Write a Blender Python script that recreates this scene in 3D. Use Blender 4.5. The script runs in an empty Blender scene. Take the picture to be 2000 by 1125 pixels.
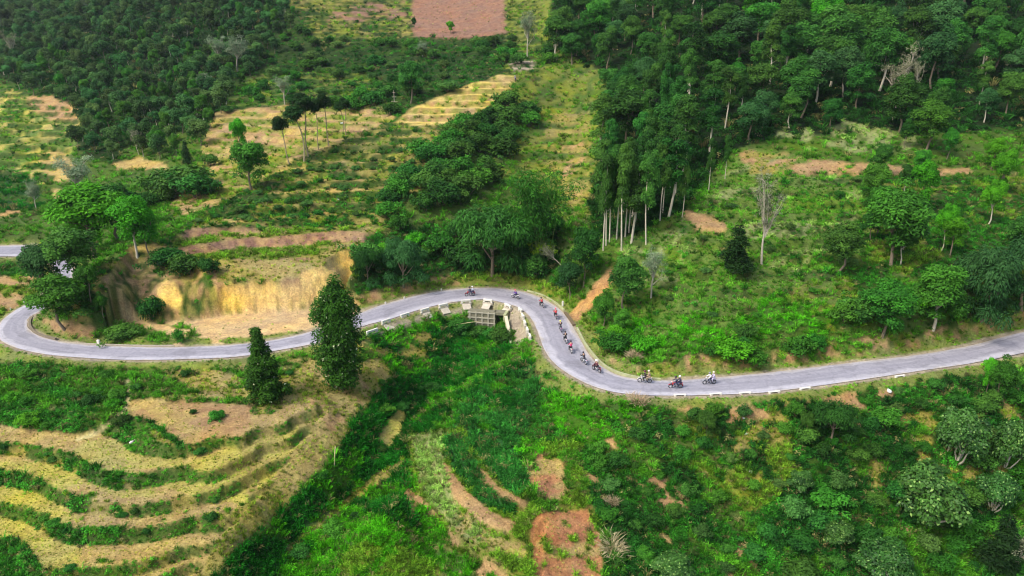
import bpy, math, random
import numpy as np
from mathutils import Vector, Euler
R = math.radians
random.seed(7); RNG = np.random.default_rng(11)
scene = bpy.context.scene

# ------------------------------------------------------------------ camera, sky, sun, exposure
CH, PITCH, F = 40.0, R(18.0), 1350.0          # drone height over the road, downward pitch, focal length in photo pixels (2000 wide)
cam_data = bpy.data.cameras.new("Camera")
cam_data.sensor_width = 36.0
cam_data.lens = 36.0 * F / 2000.0
cam_data.clip_start = 0.5
cam_data.clip_end = 4000
cam = bpy.data.objects.new("Camera", cam_data)
cam.location = (0, 0, CH)
cam.rotation_euler = (math.pi / 2 - PITCH, 0, 0)
scene.collection.objects.link(cam)
scene.camera = cam

SUN_EL, SUN_AZ = R(50), R(-125)              # the sun stands high behind the camera's left shoulder, veiled by thin cloud
world = bpy.data.worlds.new("World")
scene.world = world
world.use_nodes = True
wn = world.node_tree
for n in list(wn.nodes): wn.nodes.remove(n)
sky = wn.nodes.new("ShaderNodeTexSky"); sky.sky_type = 'NISHITA'
sky.sun_disc = False
sky.sun_elevation = SUN_EL; sky.sun_rotation = SUN_AZ
sky.dust_density = 4.0; sky.air_density = 1.0; sky.ozone_density = 1.0
bg = wn.nodes.new("ShaderNodeBackground"); bg.inputs['Strength'].default_value = 0.15
wo = wn.nodes.new("ShaderNodeOutputWorld")
wn.links.new(sky.outputs[0], bg.inputs[0]); wn.links.new(bg.outputs[0], wo.inputs[0])
sun_data = bpy.data.lights.new("Sun", 'SUN')
sun_data.energy = 1.5; sun_data.angle = R(12); sun_data.color = (1.0, 0.95, 0.86)
sun = bpy.data.objects.new("Sun", sun_data)
sun_dir = Vector((math.sin(SUN_AZ) * math.cos(SUN_EL), math.cos(SUN_AZ) * math.cos(SUN_EL), math.sin(SUN_EL)))
sun.rotation_euler = sun_dir.to_track_quat('Z', 'Y').to_euler()
sun.location = (-60, 60, 150)
scene.collection.objects.link(sun)
scene.view_settings.view_transform = 'Standard'
scene.view_settings.look = 'None'
scene.view_settings.exposure = 0.70
scene.view_settings.gamma = 1.0
scene.cycles.max_bounces = 5
scene.cycles.diffuse_bounces = 3
scene.cycles.glossy_bounces = 1
scene.cycles.transmission_bounces = 2
scene.cycles.transparent_max_bounces = 4
scene.cycles.filter_width = 1.15
scene.cycles.caustics_reflective = False
scene.cycles.caustics_refractive = False

# ------------------------------------------------------------------ geometry of the place
SP, CP = math.sin(PITCH), math.cos(PITCH)
def ray(px, py, D):
    u = (px - 1000.0) / F; v = (py - 562.5) / F
    return np.array([D * u, D * (CP - v * SP), CH - D * (SP + v * CP)])
def on_level(px, py, z):
    v = (py - 562.5) / F
    return ray(px, py, (CH - z) / (SP + v * CP))
def project(X, Y, Z):
    dz = Z - CH
    D = Y * CP - dz * SP
    w = Y * SP + dz * CP
    D = np.maximum(D, 1e-3)
    return 1000.0 + F * X / D, 562.5 - F * w / D, D

# lattice noise
def _h(ix, iy, s):
    n = (ix.astype(np.int64) * 374761393 + iy.astype(np.int64) * 668265263 + s * 1442695041) & 0x7fffffff
    n = ((n ^ (n >> 13)) * 1274126177) & 0x7fffffff
    n = (n ^ (n >> 16)) & 0xffff
    return n / 65535.0
def vnoise(x, y, s=0):
    ix = np.floor(x); iy = np.floor(y); fx = x - ix; fy = y - iy
    fx = fx * fx * (3 - 2 * fx); fy = fy * fy * (3 - 2 * fy)
    a = _h(ix, iy, s); b = _h(ix + 1, iy, s); c = _h(ix, iy + 1, s); d = _h(ix + 1, iy + 1, s)
    return (a * (1 - fx) + b * fx) * (1 - fy) + (c * (1 - fx) + d * fx) * fy
def fbm(x, y, s=0, o=4):
    t = 0; a = 0.5; n = 0
    for i in range(o):
        t = t + a * vnoise(x, y, s + i * 7); n += a; a *= 0.5; x = x * 2.03 + 3.1; y = y * 2.03 + 1.7
    return t / n
def sstep(a, b, x):
    t = np.clip((x - a) / (b - a), 0, 1)
    return t * t * (3 - 2 * t)
def inpoly(px, py, poly):
    r = np.zeros(px.shape, bool)
    n = len(poly); j = n - 1
    for i in range(n):
        xi, yi = poly[i]; xj, yj = poly[j]
        if yi != yj:
            c = ((yi > py) != (yj > py)) & (px < (xj - xi) * (py - yi) / (yj - yi) + xi)
            r ^= c
        j = i
    return r
def catmull(P, k):
    P = np.array(P, float); out = []
    Q = np.vstack([2 * P[0] - P[1], P, 2 * P[-1] - P[-2]])
    for i in range(1, len(Q) - 2):
        p0, p1, p2, p3 = Q[i - 1:i + 3]
        for t in np.arange(k) / k:
            out.append(0.5 * ((2 * p1) + (-p0 + p2) * t + (2 * p0 - 5 * p1 + 4 * p2 - p3) * t * t + (-p0 + 3 * p1 - 3 * p2 + p3) * t ** 3))
    out.append(Q[-2]); return np.array(out)

# road: its two edges as seen from the drone, put down on the road's own level
ROAD = [  # near edge, far edge, level
 (2400,600,2400,560,.6),(2200,646,2200,606,.4),(2000,689,2000,648,.2),(1900,709,1900,674,0),(1800,724,1800,692,0),(1667,744,1667,708,0),(1500,766,1500,728,0),
 (1400,771,1400,737,0),(1300,773,1310,743,0),(1220,769,1240,739,0),(1165,757,1205,732,0),(1125,739,1182,720,0),(1095,720,1162,706,0),
 (1075,701,1146,686,0),(1062,680,1134,664,0),(1053,656,1122,643,0),(1047,640,1112,627,0),(1038,623,1100,611,0),(1025,609,1083,597,0),
 (1008,599,1060,584,0),(985,592,1030,572,0),(960,587,990,565,0),(934,585,950,562,0),(880,591,878,566,0),(826,603,815,577,0),
 (763,623,745,596,0),(713,636,692,616,0),(630,667,615,645,0),(545,684,540,663,0),(460,697,460,673,0),(350,702,350,678,0),
 (250,703,250,677,0),(150,698,157,672,0),(75,690,95,662,0),(22,676,64,648,0),(-2,661,53,637,0),(-6,645,56,626,.1),(2,628,66,616,.3),
 (32,605,88,603,.6),(70,585,112,590,1.0),(96,562,134,566,1.6),(106,541,142,543,2.2),(104,522,140,518,2.7),(90,508,122,497,3.0),
 (50,502,62,480,3.2),(0,501,0,480,3.3),(-80,503,-80,482,3.4),(-200,508,-200,486,3.5)]
ea, eb = [], []
for (ax, ay, bx_, by_, z) in ROAD:
    ea.append(on_level(ax, ay, z)); eb.append(on_level(bx_, by_, z))
EA, EB = catmull(ea, 8), catmull(eb, 8)
RC = (EA + EB) / 2
_t = np.gradient(RC[:, :2], axis=0); _t /= np.linalg.norm(_t, axis=1, keepdims=True)
RHW = np.abs((EA - EB)[:, 0] * -_t[:, 1] + (EA - EB)[:, 1] * _t[:, 0]) / 2

# known spots of the ground: ('z', px, py, level) or ('d', px, py, distance)
Z, Dd = 'z', 'd'
CT = [
 # lower left spur under the road
 (Z,-400,760,-2),(Z,-200,740,-1.5),(Z,0,730,-1),(Z,120,740,-1.2),(Z,250,735,-1),(Z,400,735,-1),(Z,560,715,-1),(Z,650,700,-1),(Z,720,665,-.8),
 (Z,120,800,-1.8),(Z,300,790,-1.5),(Z,400,800,-1.7),(Z,0,800,-2),(Z,480,760,-1.4),(Z,600,760,-1.8),(Z,700,720,-2),(Z,-300,850,-4),(Z,-300,1000,-7),
 (Z,-300,1200,-9.5),(Z,60,1200,-9),(Z,250,1200,-9.4),(Z,400,1160,-10.5),
 # gully
 (Z,960,640,-3.6),(Z,900,700,-5.4),(Z,850,760,-6.6),(Z,800,820,-7.5),(Z,740,880,-8.3),(Z,660,955,-9.2),(Z,570,1035,-10.0),(Z,500,1100,-10.2),(Z,430,1200,-11.5),
 (Z,760,730,-3.8),(Z,720,785,-4.2),(Z,690,835,-5.0),(Z,640,905,-6.0),(Z,575,970,-7.0),(Z,510,1045,-8.2),(Z,440,1120,-9.0),
 (Z,780,660,-2.8),(Z,850,650,-3.2),(Z,800,700,-4.8),
 # green knoll right of the stream, centre slope
 (Z,765,985,-6.2),(Z,803,965,-8.2),(Z,832,1035,-9.1),(Z,872,1095,-9.9),(Z,700,1040,-8.4),(Z,780,1050,-7.9),(Z,760,1200,-10.5),(Z,890,1150,-10.6),(Z,885,790,-4.4),(Z,1000,700,-2),(Z,1000,760,-2.9),
 (Z,960,800,-3.3),(Z,1100,790,-2.5),(Z,1200,800,-2.2),(Z,1080,850,-4),(Z,1000,880,-4.2),(Z,1070,950,-5.3),(Z,1070,990,-6.0),(Z,1110,1040,-7.3),(Z,1110,1100,-8.4),(Z,1120,1200,-10.2),
 # terraces of the centre
 (Z,885,850,-4.9),(Z,900,890,-4.9),(Z,940,930,-4.9),(Z,1000,975,-4.9),
 (Z,845,860,-6.2),(Z,862,910,-6.2),(Z,900,970,-6.2),(Z,960,1012,-6.2),(Z,1015,1035,-6.2),
 (Z,808,870,-7.5),(Z,815,930,-7.5),(Z,845,990,-7.5),(Z,890,1045,-7.5),(Z,960,1090,-7.5),(Z,1030,1120,-7.6),
 # slope under the road on the right
 (Z,1300,800,-1.8),(Z,1300,900,-5),(Z,1300,1000,-7.6),(Z,1300,1125,-10.5),(Z,1300,1250,-13),(Z,1200,900,-4.6),(Z,1200,1000,-7),(Z,1200,1125,-9.5),
 (Z,1450,800,-2.2),(Z,1450,900,-5.5),(Z,1450,1000,-8.4),(Z,1450,1125,-11.5),(Z,1600,785,-2),(Z,1600,900,-6.3),(Z,1600,1000,-9),(Z,1600,1125,-12.2),(Z,1600,1250,-15),
 (Z,1760,760,-2),(Z,1760,850,-5.5),(Z,1760,980,-9.3),(Z,1760,1125,-13),(Z,1920,740,-2),(Z,1920,850,-6.5),(Z,1920,980,-10.5),(Z,1920,1125,-14),
 (Z,2100,720,-3),(Z,2100,900,-9),(Z,2100,1125,-15),(Z,2400,700,-5),(Z,2400,1000,-14),(Z,1950,1250,-17),
 # hill in the middle: spur with the terraces, crest from lower left to upper right
 (Z,300,650,.4),(Z,500,640,.3),(Z,200,645,.5),(Z,740,580,1.2),(Z,850,560,.9),(Z,1000,552,1.0),(Dd,430,520,118),(Dd,520,515,119),(Dd,620,517,119),(Dd,690,520,119),(Dd,300,520,116),(Dd,240,560,111),
 (Dd,180,600,108),(Dd,200,500,121),(Dd,150,540,118),(Dd,300,470,124),(Dd,450,478,126),(Dd,600,478,127),(Dd,700,478,128),(Dd,450,400,143),(Dd,600,400,144),(Dd,750,420,141),
 (Dd,350,440,131),(Dd,430,350,158),(Dd,600,330,160),(Dd,750,340,159),(Dd,650,280,172),(Dd,780,260,178),(Dd,560,330,161),
 (Dd,800,234,187),(Dd,860,210,194),(Dd,930,180,202),(Dd,990,152,211),(Dd,900,234,187),(Dd,1000,200,199),(Dd,1060,150,214),
 (Dd,790,500,124),(Dd,900,500,127),(Dd,900,400,145),(Dd,900,300,167),(Dd,1000,500,133),(Dd,1000,400,150),(Dd,1000,300,176),
 (Dd,700,220,200),(Dd,600,225,203),(Dd,500,240,200),(Dd,420,260,196),(Dd,400,320,178),(Dd,340,360,170),(Dd,300,330,185),(Dd,250,320,192),
 # far slope
 (Dd,700,150,250),(Dd,850,120,250),(Dd,950,110,250),(Dd,600,150,255),(Dd,500,180,240),(Dd,600,60,300),(Dd,600,0,330),(Dd,850,60,290),(Dd,850,0,330),(Dd,980,60,280),(Dd,980,0,315),
 (Dd,400,200,228),(Dd,300,260,208),(Dd,250,180,250),(Dd,350,100,290),(Dd,250,40,345),(Dd,400,0,350),(Dd,150,220,235),(Dd,100,100,330),(Dd,60,20,420),(Dd,150,0,420),
 (Dd,180,330,188),(Dd,100,300,205),(Dd,0,200,262),(Dd,0,300,208),(Dd,80,400,168),(Dd,0,400,172),(Dd,0,455,150),(Dd,-150,300,215),(Dd,-150,420,168),(Dd,-200,150,330),(Dd,-300,0,460),
 (Dd,-300,560,128),(Dd,-150,590,122),(Dd,0,560,128),(Dd,20,530,136),(Dd,60,560,126),(Dd,-400,450,160),(Dd,-400,650,108),
 # side valley between the hills
 (Dd,1060,520,122),(Dd,1100,480,131),(Dd,1100,400,150),(Dd,1100,300,178),(Dd,1100,200,207),(Dd,1100,100,243),(Dd,1100,0,290),(Z,1120,590,1.4),
 # right hill
 (Dd,1150,620,111.5),(Dd,1170,560,117),(Dd,1200,600,109),(Dd,1180,660,103.5),(Dd,1250,700,96.5),(Dd,1220,500,122),(Dd,1220,420,138),(Dd,1250,650,101.5),(Dd,1250,600,107),
 (Dd,1300,650,99.5),(Dd,1300,600,104.5),(Dd,1300,500,117),(Dd,1300,420,129),(Dd,1300,300,155),(Dd,1300,200,180),(Dd,1300,100,212),(Dd,1300,0,255),
 (Dd,1500,690,96.5),(Dd,1500,640,99.5),(Dd,1500,560,107),(Dd,1500,480,117),(Dd,1500,400,130),(Dd,1500,300,150),(Dd,1500,200,173),(Dd,1500,100,203),(Dd,1500,0,240),
 (Dd,1700,660,98.5),(Dd,1700,560,108),(Dd,1700,480,118),(Dd,1700,400,130),(Dd,1700,300,149),(Dd,1700,200,172),(Dd,1700,100,200),(Dd,1700,0,236),
 (Dd,1900,630,103.5),(Dd,1900,560,111),(Dd,1900,480,120),(Dd,1900,400,133),(Dd,1900,300,151),(Dd,1900,200,173),(Dd,1900,0,235),
 (Dd,2150,560,114),(Dd,2150,400,138),(Dd,2150,200,180),(Dd,2150,0,240),(Dd,2400,500,125),(Dd,2400,0,250),
 # beyond the crests
 (Dd,-300,-60,900),(Dd,60,-30,900),(Dd,400,-160,700),(Dd,900,-220,600),(Dd,1500,-260,520),(Dd,2300,-260,520),
]
LL = [  # top edges of the five terrace banks of the lower left
 (-2.0,[(235,812),(300,830),(355,872),(420,880),(480,855),(560,826),(620,798)]),
 (-3.2,[(-200,850),(0,862),(60,868),(130,882),(190,914),(250,925),(310,915),(370,908),(430,893),(500,868),(580,838),(640,806)]),
 (-4.4,[(-200,880),(0,918),(75,933),(110,952),(140,966),(210,982),(280,985),(330,977),(400,961),(470,935),(550,896),(610,862)]),
 (-5.6,[(-200,930),(0,976),(60,990),(100,1010),(200,1028),(280,1028),(350,1016),(420,996),(490,965),(560,925)]),
 (-6.8,[(-200,1000),(0,1050),(30,1055),(52,1085),(85,1115),(200,1108),(300,1090),(400,1065),(460,1044),(510,1015)])]
pts = []
for c in CT:
    pts.append(on_level(*c[1:]) if c[0] == 'z' else ray(*c[1:]))
for z, L in LL:
    for (x, y) in L: pts.append(on_level(x, y, z))
for i in range(0, len(RC), 8): pts.append(RC[i])
pts = np.array(pts)
def tps_fit(P, lam):
    n = len(P); S = 50.0
    xy = P[:, :2] / S
    d2 = ((xy[:, None] - xy[None]) ** 2).sum(-1)
    K = 0.5 * d2 * np.log(d2 + 1e-12) + lam * np.eye(n)
    A = np.zeros((n + 3, n + 3)); A[:n, :n] = K
    A[:n, n] = 1; A[:n, n + 1:] = xy; A[n, :n] = 1; A[n + 1:, :n] = xy.T
    b = np.zeros(n + 3); b[:n] = P[:, 2]
    return xy, np.linalg.solve(A, b), S
def tps_eval(fit, X, Y):
    xy, w, S = fit; n = len(xy)
    out = np.empty(X.size, np.float64); xf = X.ravel() / S; yf = Y.ravel() / S
    for a in range(0, X.size, 20000):
        dx = xf[a:a + 20000, None] - xy[None, :, 0]; dy = yf[a:a + 20000, None] - xy[None, :, 1]
        d2 = dx * dx + dy * dy
        out[a:a + 20000] = (0.5 * d2 * np.log(d2 + 1e-12)) @ w[:n] + w[n] + w[n + 1] * xf[a:a + 20000] + w[n + 2] * yf[a:a + 20000]
    return out.reshape(X.shape)
FIT = tps_fit(pts, 2e-4)

# ground grid: fan of columns (x / y constant) and rows of growing distance
NS, NY = 960, 930
SMAX, Y0, Y1 = 1.26, 28.0, 900.0
S1 = np.linspace(-SMAX, SMAX, NS)
tt = np.linspace(0, 1, NY)
Y1D = Y0 * np.exp(tt ** 1.12 * math.log(Y1 / Y0))
GX = S1[None, :] * Y1D[:, None]; GY = np.repeat(Y1D[:, None], NS, 1)
# coarse thin plate evaluation on every 3rd node, bicubic-smooth enough after linear fill
cs, cy = np.arange(0, NS, 4), np.arange(0, NY, 4)
if cs[-1] != NS - 1: cs = np.append(cs, NS - 1)
if cy[-1] != NY - 1: cy = np.append(cy, NY - 1)
cz = tps_eval(FIT, GX[np.ix_(cy, cs)], GY[np.ix_(cy, cs)])
tmp = np.array([np.interp(np.arange(NS), cs, r) for r in cz])
H = np.array([np.interp(np.arange(NY), cy, tmp[:, j]) for j in range(NS)]).T
HB = H.copy()
PX0, PY0, DD0 = project(GX, GY, HB)
JX = (fbm(GX * .55, GY * .55, 1) - .5) * 4; JY = (fbm(GX * .55 + 50, GY * .55, 4) - .5) * 3
def zone(poly, jit=6, s=0):
    return inpoly(PX0 + np.roll(JX, s * 41, 1) * jit, PY0 + np.roll(JY, s * 37, 1) * jit, poly)
RISER = np.zeros(H.shape)
def stair(mask, z0, step, w, keep=0.12, wob=0.18):
    """cut the slope inside mask into level treads and steep banks"""
    global H
    h = HB + (fbm(GX * .22, GY * .22, 91) - .5) * wob * step * 2
    t = (h - z0) / step; k = np.floor(t); f = t - k
    g = keep * f + (1 - keep) * sstep(1 - w, 1.0, f)
    h2 = z0 + step * (k + g)
    m = mask.astype(float)
    # soften the mask's border
    for _ in range(3):
        m = (m + np.roll(m, 1, 0) + np.roll(m, -1, 0) + np.roll(m, 1, 1) + np.roll(m, -1, 1)) / 5
    H = H * (1 - m) + h2 * m
    r = np.where(f > 1 - w, 1.0, 0.0) * m
    RISER[:] = np.maximum(RISER, r)
Z_LL = zone([(-400,790),(0,800),(150,830),(250,790),(480,770),(600,775),(640,800),(600,850),(540,920),(480,990),(430,1050),(380,1110),(340,1200),(-400,1300)], 5)
Z_LL &= ~zone([(120,700),(250,770),(245,812),(150,845),(0,826),(-400,830),(-400,700)], 1)
stair(Z_LL, -2.0, 1.2, .30, .05, .10)
Z_MID = zone([(340,470),(420,400),(520,345),(600,300),(720,250),(790,236),(830,300),(820,370),(760,440),(720,500),(600,505),(430,508),(345,500)], 3) & ~zone([(775,242),(800,215),(860,190),(920,165),(975,146),(1012,150),(985,185),(900,240)], 1)
stair(Z_MID, 7.6, 1.45, .38, .15)
Z_BACK = zone([(380,330),(420,225),(560,205),(750,210),(770,235),(620,290),(520,345),(420,400)], 3)
stair(Z_BACK, .4, 1.5, .4, .15)
Z_GOLD = zone([(775,242),(800,215),(860,190),(920,165),(975,146),(1012,150),(985,185),(900,240)], 1)
stair(Z_GOLD, .9, 1.6, .40, .0, .0)
Z_CEN = zone([(800,850),(900,835),(960,850),(1020,900),(1060,990),(1060,1140),(960,1130),(860,1060),(800,960),(790,890)], 3)
stair(Z_CEN, -7.5, 1.3, .35, .1, .08)
Z_FARL = zone([(-400,150),(0,160),(60,190),(150,215),(170,260),(110,330),(90,420),(-400,440)], 3)
stair(Z_FARL, 0, 1.6, .35, .15)
Z_CLR = zone([(1190,470),(1340,420),(1500,330),(1720,330),(1690,480),(1640,600),(1500,640),(1300,650),(1200,620)], 4)
stair(Z_CLR, 0.3, 1.35, .42, .12, .08)
Z_UP = zone([(1000,190),(1190,150),(1180,330),(1150,420),(1000,330),(960,320)], 4)
stair(Z_UP, 0.3, 1.6, .5, .4)
Z_UP2 = zone([(560,0),(1060,0),(1060,160),(980,150),(780,215),(560,205)], 4) & ~Z_GOLD
stair(Z_UP2, 0.3, 2.0, .5, .5)

# rough ground
H += (fbm(GX * .35, GY * .35, 5) - .5) * .5 * (1 - .95 * (Z_LL | Z_GOLD)) + (fbm(GX * 1.3, GY * 1.3, 15) - .5) * .22 * (1 - .5 * (Z_LL | Z_GOLD))

# distance to the road
def seg_dist(X, Y, P, W=None):
    """distance of each (X, Y) to polyline P (n,2+), with the level and half width there"""
    best = np.full(X.size, 1e9); bz = np.zeros(X.size); bw = np.zeros(X.size); bs = np.zeros(X.size)
    xf, yf = X.ravel(), Y.ravel()
    for i in range(len(P) - 1):
        ax, ay = P[i][:2]; dx, dy = P[i + 1][0] - ax, P[i + 1][1] - ay
        L2 = dx * dx + dy * dy + 1e-9
        near = (np.abs(xf - ax) < 22) & (np.abs(yf - ay) < 22)
        if not near.any(): continue
        idx = np.nonzero(near)[0]
        t = np.clip(((xf[idx] - ax) * dx + (yf[idx] - ay) * dy) / L2, 0, 1)
        ex = xf[idx] - ax - t * dx; ey = yf[idx] - ay - t * dy
        d = np.sqrt(ex * ex + ey * ey)
        side = np.sign(dx * (yf[idx] - ay) - dy * (xf[idx] - ax))
        w = W[i] if W is not None else 0
        b = (d - w) < best[idx]
        j = idx[b]; best[j] = d[b] - w; bs[j] = side[b]
        bz[j] = P[i][2] + t[b] * (P[i + 1][2] - P[i][2]); bw[j] = w
    return best.reshape(X.shape), bz.reshape(X.shape), bs.reshape(X.shape)
RD, RZ, RS = seg_dist(GX, GY, RC[::2], RHW[::2])
nz = (fbm(GX * .8, GY * .8, 33) - .5)
wild = nz * 1.1 + (fbm(GX * 2.2, GY * 2.2, 34) - .5) * .6
up = RZ + .02 + np.maximum(RD - 1.6 + wild * .8, 0) * (1.0 - .45 * sstep(1160, 1080, PX0) * sstep(640, 720, PX0)) + np.maximum(RD, 0) * .05
dn = RZ - .06 - np.maximum(RD - .9, 0) * .7 + wild * .4 * sstep(1, 3, RD)
near = RD < 21
H = np.where(near, np.minimum(H, up), H)
H = np.where(near, np.maximum(H, dn), H)
H = np.where(RD < .5, RZ - .07, H)
BANK = near & (RD > 1.2) & (H > RZ + .25) & (np.abs(H - up) < .05)
# quarried cut behind the lay-by
CUTL = [on_level(x, y, .4) for (x, y) in [(215,640),(232,622),(300,628),(380,624),(450,613),(560,607),(625,602),(668,592),(690,575)]]
CUTL = catmull(CUTL, 6)
CDs, _, CS = seg_dist(GX, GY, CUTL)
behind = CS * -1
PXP, PYP, _ = project(GX, GY, np.full(GX.shape, .4))
def zplane(poly, jit=1): return inpoly(PXP + JX * jit, PYP + JY * jit, poly)
lay = zplane([(205,634),(235,612),(300,615),(380,612),(450,600),(560,595),(625,590),(668,582),(700,592),(700,620),(600,648),(500,668),(300,676),(215,670)])
_cx, _cy, _ = project(CUTL[:, 0], CUTL[:, 1], np.full(len(CUTL), .4))
sgn = np.where(zplane([(190,560),(300,520),(700,480),(760,500),(700,560)] + list(zip(_cx[::-1], _cy[::-1])) + [(190,600)], 0), 1, -1)
lay &= sgn < 0
H = np.where(lay & (RD > .5), np.minimum(H, .25 + .05 * nz), H)
ero = (fbm(GX * .8, GY * .8, 44) - .5) * 1.3 + (fbm(GX * 2.4, GY * 2.4, 45) - .5) * .4
wall = .3 + np.maximum(CDs + ero * .6, 0) * (.95 + 2.05 * sstep(380, 450, PXP))
wall = wall + 7 * sstep(285, 225, PXP)
wall = np.where(wall > 5.2, 5.2 + np.where(wall < 8.2, (wall - 5.2) * .3, .9 + (wall - 8.2) * .8), wall)
cutm = (sgn > 0) & (CDs < 14)
H2 = np.where(cutm, np.minimum(H, wall), H)
CUT = cutm & (H2 < H - .05)
H = H2
# culvert pit on the near side of the road
cvc = on_level(955, 622, -2.5)
pit = np.exp(-(((GX - cvc[0]) / 3.6) ** 2 + ((GY - cvc[1] + .5) / 3.0) ** 2) ** 1.5)
H = np.where(RD > .8, H - pit * 1.6, H)

PX, PY, DD = project(GX, GY, H)
def hgt(x, y):
    x = np.asarray(x, float); y = np.asarray(y, float)
    s = (x / y + SMAX) / (2 * SMAX) * (NS - 1)
    t = (np.clip(np.log(np.maximum(y, Y0) / Y0) / math.log(Y1 / Y0), 0, 1)) ** (1 / 1.12) * (NY - 1)
    s = np.clip(s, 0, NS - 1.001); t = np.clip(t, 0, NY - 1.001)
    i = s.astype(int); j = t.astype(int); a = s - i; b = t - j
    return (H[j, i] * (1 - a) + H[j, i + 1] * a) * (1 - b) + (H[j + 1, i] * (1 - a) + H[j + 1, i + 1] * a) * b
def gidx(x, y):
    s = np.clip((x / y + SMAX) / (2 * SMAX) * (NS - 1), 0, NS - 1).round().astype(int)
    t = ((np.clip(np.log(np.maximum(y, Y0) / Y0) / math.log(Y1 / Y0), 0, 1)) ** (1 / 1.12) * (NY - 1)).round().astype(int)
    return t, s
def at(px, py):
    """the ground point seen at a photo pixel"""
    D = np.linspace(45, 620, 2400)
    u = (px - 1000.0) / F; v = (py - 562.5) / F
    X = D * u; Y = D * (CP - v * SP); Zr = CH - D * (SP + v * CP)
    h = hgt(X, Y)
    k = np.nonzero(Zr <= h)[0]
    k = k[0] if len(k) else len(D) - 1
    return Vector((X[k], Y[k], h[k]))

# ------------------------------------------------------------------ helpers for objects and materials
def link(o, parent=None):
    scene.collection.objects.link(o)
    if parent is not None: o.parent = parent
    return o
def tag(o, label=None, cat=None, group=None, kind=None):
    if label: o['label'] = label
    if cat: o['category'] = cat
    if group: o['group'] = group
    if kind: o['kind'] = kind
    return o
def empty(name, loc=(0, 0, 0), rz=0.0, sc=1.0):
    o = bpy.data.objects.new(name, None); o.empty_display_size = .3
    o.location = loc; o.rotation_euler = (0, 0, rz)
    o.scale = (sc, sc, sc) if not hasattr(sc, '__len__') else sc
    return link(o)
def mesh_np(name, V, Fq, smooth=False):
    """mesh from arrays: V (n,3), Fq (m,k) faces of one size or list of such arrays"""
    me = bpy.data.meshes.new(name)
    Fl = Fq if isinstance(Fq, list) else [Fq]
    Fl = [np.asarray(f, np.int32) for f in Fl if len(f)]
    V = np.asarray(V, np.float32)
    me.vertices.add(len(V)); me.vertices.foreach_set('co', V.ravel())
    nl = sum(f.size for f in Fl); nf = sum(len(f) for f in Fl)
    me.loops.add(nl); me.polygons.add(nf)
    me.loops.foreach_set('vertex_index', np.concatenate([f.ravel() for f in Fl]))
    tot = np.concatenate([np.full(len(f), f.shape[1], np.int32) for f in Fl])
    me.polygons.foreach_set('loop_start', np.concatenate([[0], np.cumsum(tot)[:-1]]).astype(np.int32))
    me.polygons.foreach_set('loop_total', tot)
    me.polygons.foreach_set('use_smooth', np.full(nf, smooth))
    me.update(calc_edges=True); me.validate()
    return me
def attr(me, name, vals, typ='FLOAT', dom='POINT'):
    a = me.attributes.new(name, typ, dom)
    a.data.foreach_set('color' if typ == 'FLOAT_COLOR' else 'vector' if typ == 'FLOAT_VECTOR' else 'value', np.asarray(vals, np.int32 if typ == 'INT' else np.float32).ravel())
def mat(name):
    m = bpy.data.materials.new(name); m.use_nodes = True
    nt = m.node_tree
    for n in list(nt.nodes): nt.nodes.remove(n)
    return m, nt, nt.nodes, nt.links
def simple(name, col, rough=.7, metal=0.0, var=.25, scale=6.0, spec=.3):
    m, nt, N, L = mat(name)
    out = N.new('ShaderNodeOutputMaterial'); b = N.new('ShaderNodeBsdfPrincipled')
    b.inputs['Roughness'].default_value = rough; b.inputs['Metallic'].default_value = metal
    b.inputs['Specular IOR Level'].default_value = spec
    tc = N.new('ShaderNodeTexCoord'); no = N.new('ShaderNodeTexNoise'); no.inputs['Scale'].default_value = scale; no.inputs['Detail'].default_value = 5
    mx = N.new('ShaderNodeMix'); mx.data_type = 'RGBA'
    mx.inputs[6].default_value = (*[c * (1 - var) for c in col], 1); mx.inputs[7].default_value = (*[min(c * (1 + var), .95) for c in col], 1)
    L.new(tc.outputs['Object'], no.inputs['Vector']); L.new(no.outputs['Fac'], mx.inputs[0]); L.new(mx.outputs[2], b.inputs['Base Color'])
    L.new(b.outputs[0], out.inputs[0])
    return m
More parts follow.
